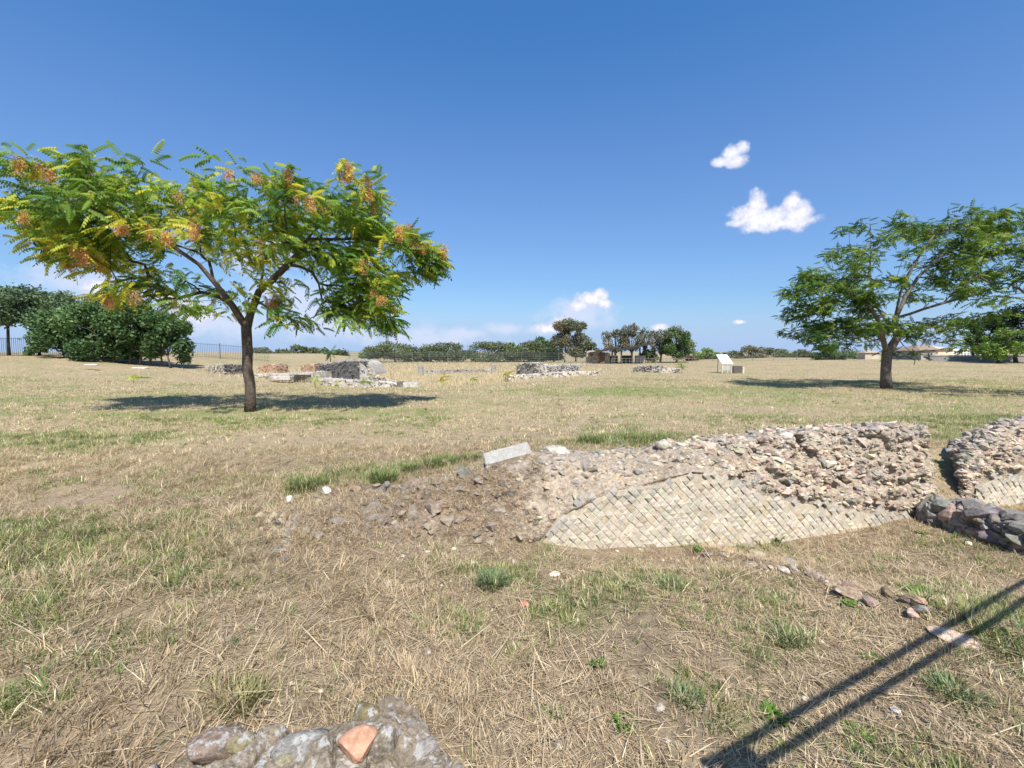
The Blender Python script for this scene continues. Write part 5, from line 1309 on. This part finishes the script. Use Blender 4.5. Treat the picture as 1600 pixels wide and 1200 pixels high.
# railing beside the viewer (out of the picture): only its shadow falls into it
def railing():
    def sh(px, py):
        g = G(px, py); zt = 1.74; k = (zt - g[2]) / math.tan(R(SUN_EL)); a = R(SUN_AZ)
        return np.array([g[0] + k * math.sin(a), g[1] + k * math.cos(a), zt])
    a, b = sh(1104, 1194), sh(1590, 915); d = (b - a)[:2]; d /= np.linalg.norm(d); a2 = np.array([*a[:2], 1.74]); e = a2 + np.array([d[0], d[1], 0]) * 5.2; s = a2 - np.array([d[0], d[1], 0]) * .02
    root = thing('railing', (a[0], a[1], Hs(a[0], a[1])), 'metal railing beside the viewer that throws the double shadow on the grass', 'railing')
    mb = MB(); mb.tube([s, e], .024, 8, (.2, .2, .2)); mb.build('top_rail', M_METAL, root)
    mb = MB(); lo = np.array([0, 0, -.18]); mb.tube([s + lo, e + lo], .023, 8, (.2, .2, .2)); mb.build('middle_rail', M_METAL, root)
    q = a2 + np.array([d[0], d[1], 0]) * .2; mb = MB(); mb.box((q[0], q[1], 1.63), (.26, .02, .26), math.atan2(d[1], d[0]), (.2, .2, .2)); mb.build('shadow_plate', M_METAL, root)  # added out of view to cast a dark blob between the rail shadows
    for u in (0.0, 3.9):
        q = a2 + np.array([d[0], d[1], 0]) * u; mb = MB(); mb.tube([(q[0], q[1], Hs(q[0], q[1]) - .1), (q[0], q[1], 1.76)], .03, 8, (.2, .2, .2)); mb.build('post', M_METAL, root)
    for k in range(1, 34):
        q = a2 + np.array([d[0], d[1], 0]) * k * .15; mb = MB(); mb.tube([(q[0], q[1], Hs(q[0], q[1]) + .05), (q[0], q[1], 1.56)], .006, 5, (.2, .2, .2)); mb.build('baluster', M_METAL, root)


railing()


# ================================================================ GRASS
def area(n, y0, y1, pw=1.0, half=1.32):
    u = rng.uniform(0, 1, n); y = (y0 ** (2 - pw) + u * (y1 ** (2 - pw) - y0 ** (2 - pw))) ** (1 / (2 - pw)); x = rng.uniform(-half, half, n) * (y + .5); return x, y


def free(x, y):                          # keep grass off the stones
    s = y - yline(x)
    wall = (x > -2.2) & (x < 6.65) & (s > -.04) & (s < 1.05) | (x > 7.5) & (s > 0) & (s < .9)
    d, t = seg_dist(x, y, (6.5, 6.5), (6.62, 3.1))
    e = np.interp(x, [-2.6, -2.0, -1.75, -1.45, -1.2, -.95, -.72, -.55, -.42, -.25, -.05], [1.55, 2.12, 2.32, 2.46, 2.52, 2.52, 2.62, 2.60, 2.42, 2.28, 1.6])
    st = (y < e - .05) & (x < -.1) & (x > -2.5)
    return ~(wall | (d < .22) | st)




# tufts of dead grass near the viewer: every tuft has its own tone, height and lean
def tufted(n_t, y0, y1, per, prob, lnf, wdr, leanm, colf, name, label, spread=.045, z0=-.006):
    x, y = area(n_t, y0, y1, .75); k = free(x, y) & (rng.uniform(0, 1, len(x)) < prob(x, y)); x, y = x[k], y[k]; m = len(x)
    num = rng.integers(per[0], per[1], m); ti = np.repeat(np.arange(m), num); n = len(ti)
    fl = fbm(x * .8 + 70, y * .8, oct=2) * 3.5 + 1.0 + rng.normal(0, 1.5, m); sp = spread * rng.uniform(.5, 1.6, m)
    a = rng.uniform(0, 6.283, n); q = np.abs(rng.normal(0, 1, n)); bx, by = x[ti] + np.cos(a) * q * sp[ti], y[ti] + np.sin(a) * q * sp[ti]
    ok = free(bx, by); ti, bx, by, a = ti[ok], bx[ok], by[ok], a[ok]; n = len(ti)
    dirx = np.cos(a) * .9 + np.cos(fl[ti]) * .9; diry = np.sin(a) * .9 + np.sin(fl[ti]) * .9
    ln = lnf(x, y)[ti] * rng.uniform(.45, 1.25, n); tl_ = rng.normal(leanm, .22, m)[ti]
    tone = (1 + rng.normal(0, .16, m))[ti][:, None]
    o = blades(name, bx, by, ln, rng.uniform(*wdr, n), np.abs(tl_ + rng.normal(0, .28, n)).clip(0, 1.5), np.arctan2(diry, dirx) + rng.normal(0, .35, n), colf(n, ti, x, y) * tone, True, z0)
    return tag(o, label, 'grass', kind='stuff')


def leftw(x): return sm((-x + .3) / 1.5)


def straw_tone(n, ti, x, y):
    m = len(x); base = STRAW[rng.choice(6, m, p=STW)][ti]; return (.6 * base + .4 * STRAW[rng.choice(6, n, p=STW)]) * np.array([.86, .83, .82]) * (1 + rng.normal(0, .15, (n, 1)))


def p_dry(x, y): return np.clip(.55 + .8 * fbm(x * 1.5 + 5, y * 1.5, oct=3), .06, 1) * (1 - .93 * masks(x, y)[1])


tufted(17000, 1.9, 9.0, (7, 22), p_dry, lambda x, y: (.055 + .075 * rng.uniform(0, 1, len(x)) ** 2) * (.85 + .75 * leftw(x)), (.0035, .0075), .75, straw_tone, 'dry_grass', 'standing dry straw coloured grass tufts covering the foreground')
# straw lying on the ground
x, y = area(250000, 1.9, 9.0, .75); g, b, _ = masks(x, y); k = free(x, y) & (rng.uniform(0, 1, len(x)) < (1 - .75 * b) * np.clip(.6 + .9 * fbm(x * 1.9 + 33, y * 1.9, oct=3), .1, 1)); x, y = x[k], y[k]; n = len(x)
ln = .03 + .16 * rng.uniform(0, 1, n) ** 2.4
big = rng.uniform(0, 1, n) < .028; ln[big] = rng.uniform(.2, .48, big.sum())
tag(blades('straw_litter', x, y, ln, rng.uniform(.003, .0066, n) * np.where(big, 1.3, 1), rng.uniform(1.2, 1.56, n), fbm(x * .7 + 20, y * .7, oct=2) * 4 + rng.normal(0, 1.7, n), straw_cols(n) * np.array([.88, .85, .845]), True, .006, .05), 'flattened straw litter strewn over the foreground soil', 'straw', kind='stuff')
# green blades in patches
tufted(46000, 1.9, 13.0, (8, 24), lambda x, y: np.clip(masks(x, y)[0] * 1.25 + .03, 0, 1) * (1 - .9 * masks(x, y)[1]), lambda x, y: (.05 + .07 * rng.uniform(0, 1, len(x))) * (.75 + .6 * masks(x, y)[0]), (.004, .008), .55,
       lambda n, ti, x, y: np.where((rng.uniform(0, 1, n) < .28)[:, None], straw_cols(n), GRN[rng.integers(0, 4, len(x))][ti] * 1.2 * (1 + rng.normal(0, .14, (n, 1)))), 'green_grass', 'short green grass growing in patches in the foreground')
# mown field, middle distance
x, y = area(300000, 8.2, 30, .9); g, b, _ = masks(x, y); k = free(x, y) & (rng.uniform(0, 1, len(x)) < np.clip(.8 + .4 * fbm(x * 1.1, y * 1.1, oct=3), .1, 1) * (1 - .9 * b)); x, y, g = x[k], y[k], g[k]; n = len(x)
gr = (rng.uniform(0, 1, n) < np.clip(g * 1.15 + .10, 0, 1))[:, None]; cc = np.where(gr, GRN[rng.integers(0, 4, n)] * 1.5, straw_cols(n) * .98)
tag(blades('field_grass', x, y, rng.uniform(.04, .13, n) * (1 + .03 * (y - 8)), rng.uniform(.006, .012, n) * (1 + .035 * (y - 8)), np.abs(rng.normal(.8, .35, n)).clip(0, 1.4), rng.uniform(0, 6.28, n), cc, False, -.01), 'mown patchy dry and green grass of the field', 'grass', kind='stuff')
tufted(15000, 8.0, 34.0, (5, 14), lambda x, y: np.clip(.35 + .9 * fbm(x * .6 + 15, y * .6, oct=3), 0, 1) * (1 - .9 * masks(x, y)[1]), lambda x, y: .06 + .07 * rng.uniform(0, 1, len(x)), (.009, .02), .7,
       lambda n, ti, x, y: np.where((rng.uniform(0, 1, len(x)) < .12 + 1.0 * masks(x, y)[0])[ti][:, None], GRN[rng.integers(0, 4, len(x))][ti] * 1.35, straw_cols(n)), 'field_tufts', 'scattered low tufts of dry and green grass in the mown field', .07)
x, y = area(200000, 28, 72, .9); g, b, tl = masks(x, y); n = len(x)
gr = (rng.uniform(0, 1, n) < np.clip(g * .8 + .1, 0, 1))[:, None]; cc = np.where(gr, GRN[rng.integers(0, 4, n)] * 1.3, straw_cols(n) * .95)
tag(blades('distant_field_grass', x, y, rng.uniform(.06, .15, n), rng.uniform(.014, .03, n), np.abs(rng.normal(.8, .35, n)).clip(0, 1.4), rng.uniform(0, 6.28, n), cc, False, -.02), 'far part of the mown dry grass field', 'grass', kind='stuff')
# uncut straw among the far ruins and along the far edge of the field
x = rng.uniform(-34, 12, 90000); y = rng.uniform(33, 76, 90000); _, _, tl = masks(x, y); keep = (rng.uniform(0, 1, len(x)) < tl * .9) | ((y > 60) & (x > -26) & (rng.uniform(0, 1, len(x)) < .45)); x, y = x[keep], y[keep]; n = len(x)
tag(blades('tall_dry_grass', x, y, rng.uniform(.2, .45, n), rng.uniform(.018, .034, n), np.abs(rng.normal(.3, .2, n)), rng.uniform(0, 6.28, n), np.array([.53, .44, .30]) * (1 + rng.normal(0, .16, (n, 1))), True, -.02), 'tall uncut straw around the far ruins', 'grass', kind='stuff')


# green tufts and weeds one can tell apart
def tuft(px, py, h, rad, nbl, label, cols=GRN, name='grass_tuft', cat='tuft', wd=(.003, .006), lean=.45, Y=None, group=None):
    p = G(px, py) if Y is None else np.array([*at(px, py, Y)[:2], at(px, py, Y)[2]]); r = np.random.default_rng(int(px * 7 + py)); a = r.uniform(0, 6.283, nbl); q = r.uniform(0, 1, nbl) ** .6 * rad
    bx = np.stack([p[0] + q * np.cos(a), p[1] + q * np.sin(a), np.full(nbl, p[2] - .01)], 1); ln = h * r.uniform(.5, 1.1, nbl); le = np.abs(r.normal(lean, .22, nbl)); az_ = a + r.normal(0, .7, nbl)
    hh = np.stack([np.cos(az_), np.sin(az_), np.zeros(nbl)], 1); d1 = hh * np.sin(le)[:, None] + np.array([0, 0, 1.0]) * np.cos(le)[:, None]; d2 = hh * np.sin(le + .5)[:, None] + np.array([0, 0, 1.0]) * np.cos(le + .5)[:, None]
    s = np.stack([-np.sin(az_), np.cos(az_), np.zeros(nbl)], 1) * r.uniform(*wd, nbl)[:, None]; m = bx + d1 * (ln * .55)[:, None]; t = m + d2 * (ln * .45)[:, None]
    V = np.stack([bx - s * .5, bx + s * .5, m + s, m - s, t], 1).reshape(-1, 3); o = np.arange(nbl)[:, None] * 5
    T = np.concatenate([o + np.array([0, 1, 2]), o + np.array([0, 2, 3]), o + np.array([3, 2, 4])]); mb = MB(); mb.add(V, T, np.repeat(np.asarray(cols)[r.integers(0, len(cols), nbl)] * (1 + r.normal(0, .15, (nbl, 1))), 5, 0))
    return single(mb, name, M_GRASS, p, label, cat, group)


BLU = [(.15, .21, .10), (.19, .25, .125), (.24, .27, .14)]; VIV = [(.10, .20, .03), (.13, .25, .04), (.08, .16, .03)]
tuft(770, 915, .17, .13, 420, 'dense bluish green grass tuft in the middle of the foreground', BLU)
tuft(600, 752, .24, .20, 360, 'tall green grass tuft above the cobble row', GRN); tuft(690, 726, .18, .30, 420, 'wide green grass tuft left of the oblong slab', GRN)
tuft(645, 735, .18, .16, 200, 'small green grass tuft between two larger ones above the cobbles', GRN); tuft(480, 762, .22, .24, 320, 'olive grass tuft above the left end of the cobble row', GRN)
tuft(736, 718, .16, .2, 240, 'green grass tuft touching the lower end of the oblong slab', GRN)
tuft(1000, 688, .2, .5, 520, 'strip of green grass behind the wall crest left of the perched stone', GRN); tuft(925, 690, .2, .3, 320, 'green grass behind the wall crest near the flat pale boulder', GRN)
tuft(1046, 915, .08, .14, 170, 'low bluish green tuft right of the whitish stone', BLU); tuft(1068, 1095, .11, .10, 170, 'upright thin green tuft near the bottom, left of the rail shadow', BLU)
tuft(1236, 1000, .1, .14, 180, 'low green tuft above the double rail shadow', BLU); tuft(1490, 1088, .13, .13, 220, 'green tuft below the rail shadow at right', BLU)
tuft(380, 1100, .15, .14, 260, 'olive green tuft on the upper edge of the masonry stump', [(.30, .28, .13), (.22, .235, .09), (.40, .33, .20)])
for (px, py, h, r_, nb_, lab, Yv) in ((845, 727, .10, .07, 80, 'bright green weed growing on the wall beside the slab', 5.95), (779, 754, .10, .07, 80, 'bright green weed on the bank below the slab', None), (714, 768, .07, .05, 50, 'small yellowish weed above the cobbles', None), (1094, 860, .07, .06, 80, 'bright weed in front of the diamond blocks beside the orange tile', None),
                                (1206, 842, .14, .11, 150, 'bright green weed clump at the foot of the diamond blocks', None), (1440, 833, .05, .07, 70, 'low weed at the foot of the wall near its right end', None), (1468, 824, .06, .05, 60, 'small vivid weed beside the start of the dark dry-laid wall', None),
                                (1532, 745, .09, .08, 80, 'green weed in the gap between the two wall pieces', None), (940, 913, .05, .05, 50, 'tiny green weed right below the whitish stone', None), (840, 950, .05, .06, 60, 'green weed beside the pinkish tile fragment', None), (1113, 968, .05, .05, 50, 'small green weed in the middle right foreground', None),
                                (1206, 1120, .08, .06, 70, 'green weed left of the upper rail shadow', None), (1360, 1030, .06, .05, 50, 'small green weed touching the upper rail shadow', None), (1335, 948, .07, .06, 60, 'yellow green weed growing on the stone ridge', None), (215, 803, .08, .12, 100, 'vivid green weed at the edge of the bare dirt patch', None),
                                (865, 1115, .05, .05, 50, 'small weed at the bottom centre of the foreground', None), (975, 1130, .06, .06, 60, 'low weed right of the bottom centre', None), (1340, 1150, .06, .06, 60, 'broad leaved weed between rail shadow and bottom edge', None), (935, 1040, .07, .03, 40, 'thin upright weed sprig in the foreground', None), (1440, 930, .10, .1, 90, 'soft green weed right of the stone ridge', None)):
    tuft(px, py, h, r_, nb_, lab, VIV, 'weed', 'weed', (.007, .014), .75, Yv)


def sapling(px, py, Y, h, n, col, label):
    p = at(px, py, Y); p[2] = Hs(p[0], p[1]); root = thing('sapling', p, label, 'sapling', 'young saplings before the far ruins'); top = p + np.array([0, 0, h])
    mb = MB(); mb.tube([p - np.array([0, 0, .05]), (p + top) / 2 + np.array([.03, 0, 0]), top], [.015, .012, .008], 5, (.2, .16, .08)); mb.build('stem', M_BARK, root)
    mb = MB(); fronds(mb, [top, p + np.array([0, 0, h * .75])], p, n, .5 * h / .7, lambda P, t, r: np.array(col) * (1 + r.normal(0, .15, (len(P), 1))), .08, FRONDS_FAR, int(px), .1); mb.build('leaves', M_LEAF, root)


for (px, py, Y, h, n, c, lab) in ((208, 588, 28, .55, 4, YG, 'yellowish sapling standing alone below the dark thicket'), (493, 601, 30, .7, 5, YG, 'yellow sapling before the dark side wall of the arched ruin, leftmost of three'), (528, 604, 29, .45, 4, YG, 'short yellow sapling in the middle before the arched ruin'),
                                 (573, 602, 31, .7, 4, G2, 'thin green sapling before the arch opening'), (692, 603, 31, .75, 6, YEL * .8, 'bright yellow sapling right of the long pale block'), (738, 594, 35, .6, 5, G2, 'green sapling before the long sill'), (793, 587, 36, .8, 6, YEL * .8, 'yellow sapling left of the pale topped ruin'), (1065, 577, 41, .8, 6, G1, 'dark sapling at the right end of the low broken ruin')):
    sapling(px, py, Y, h, n, c, lab)
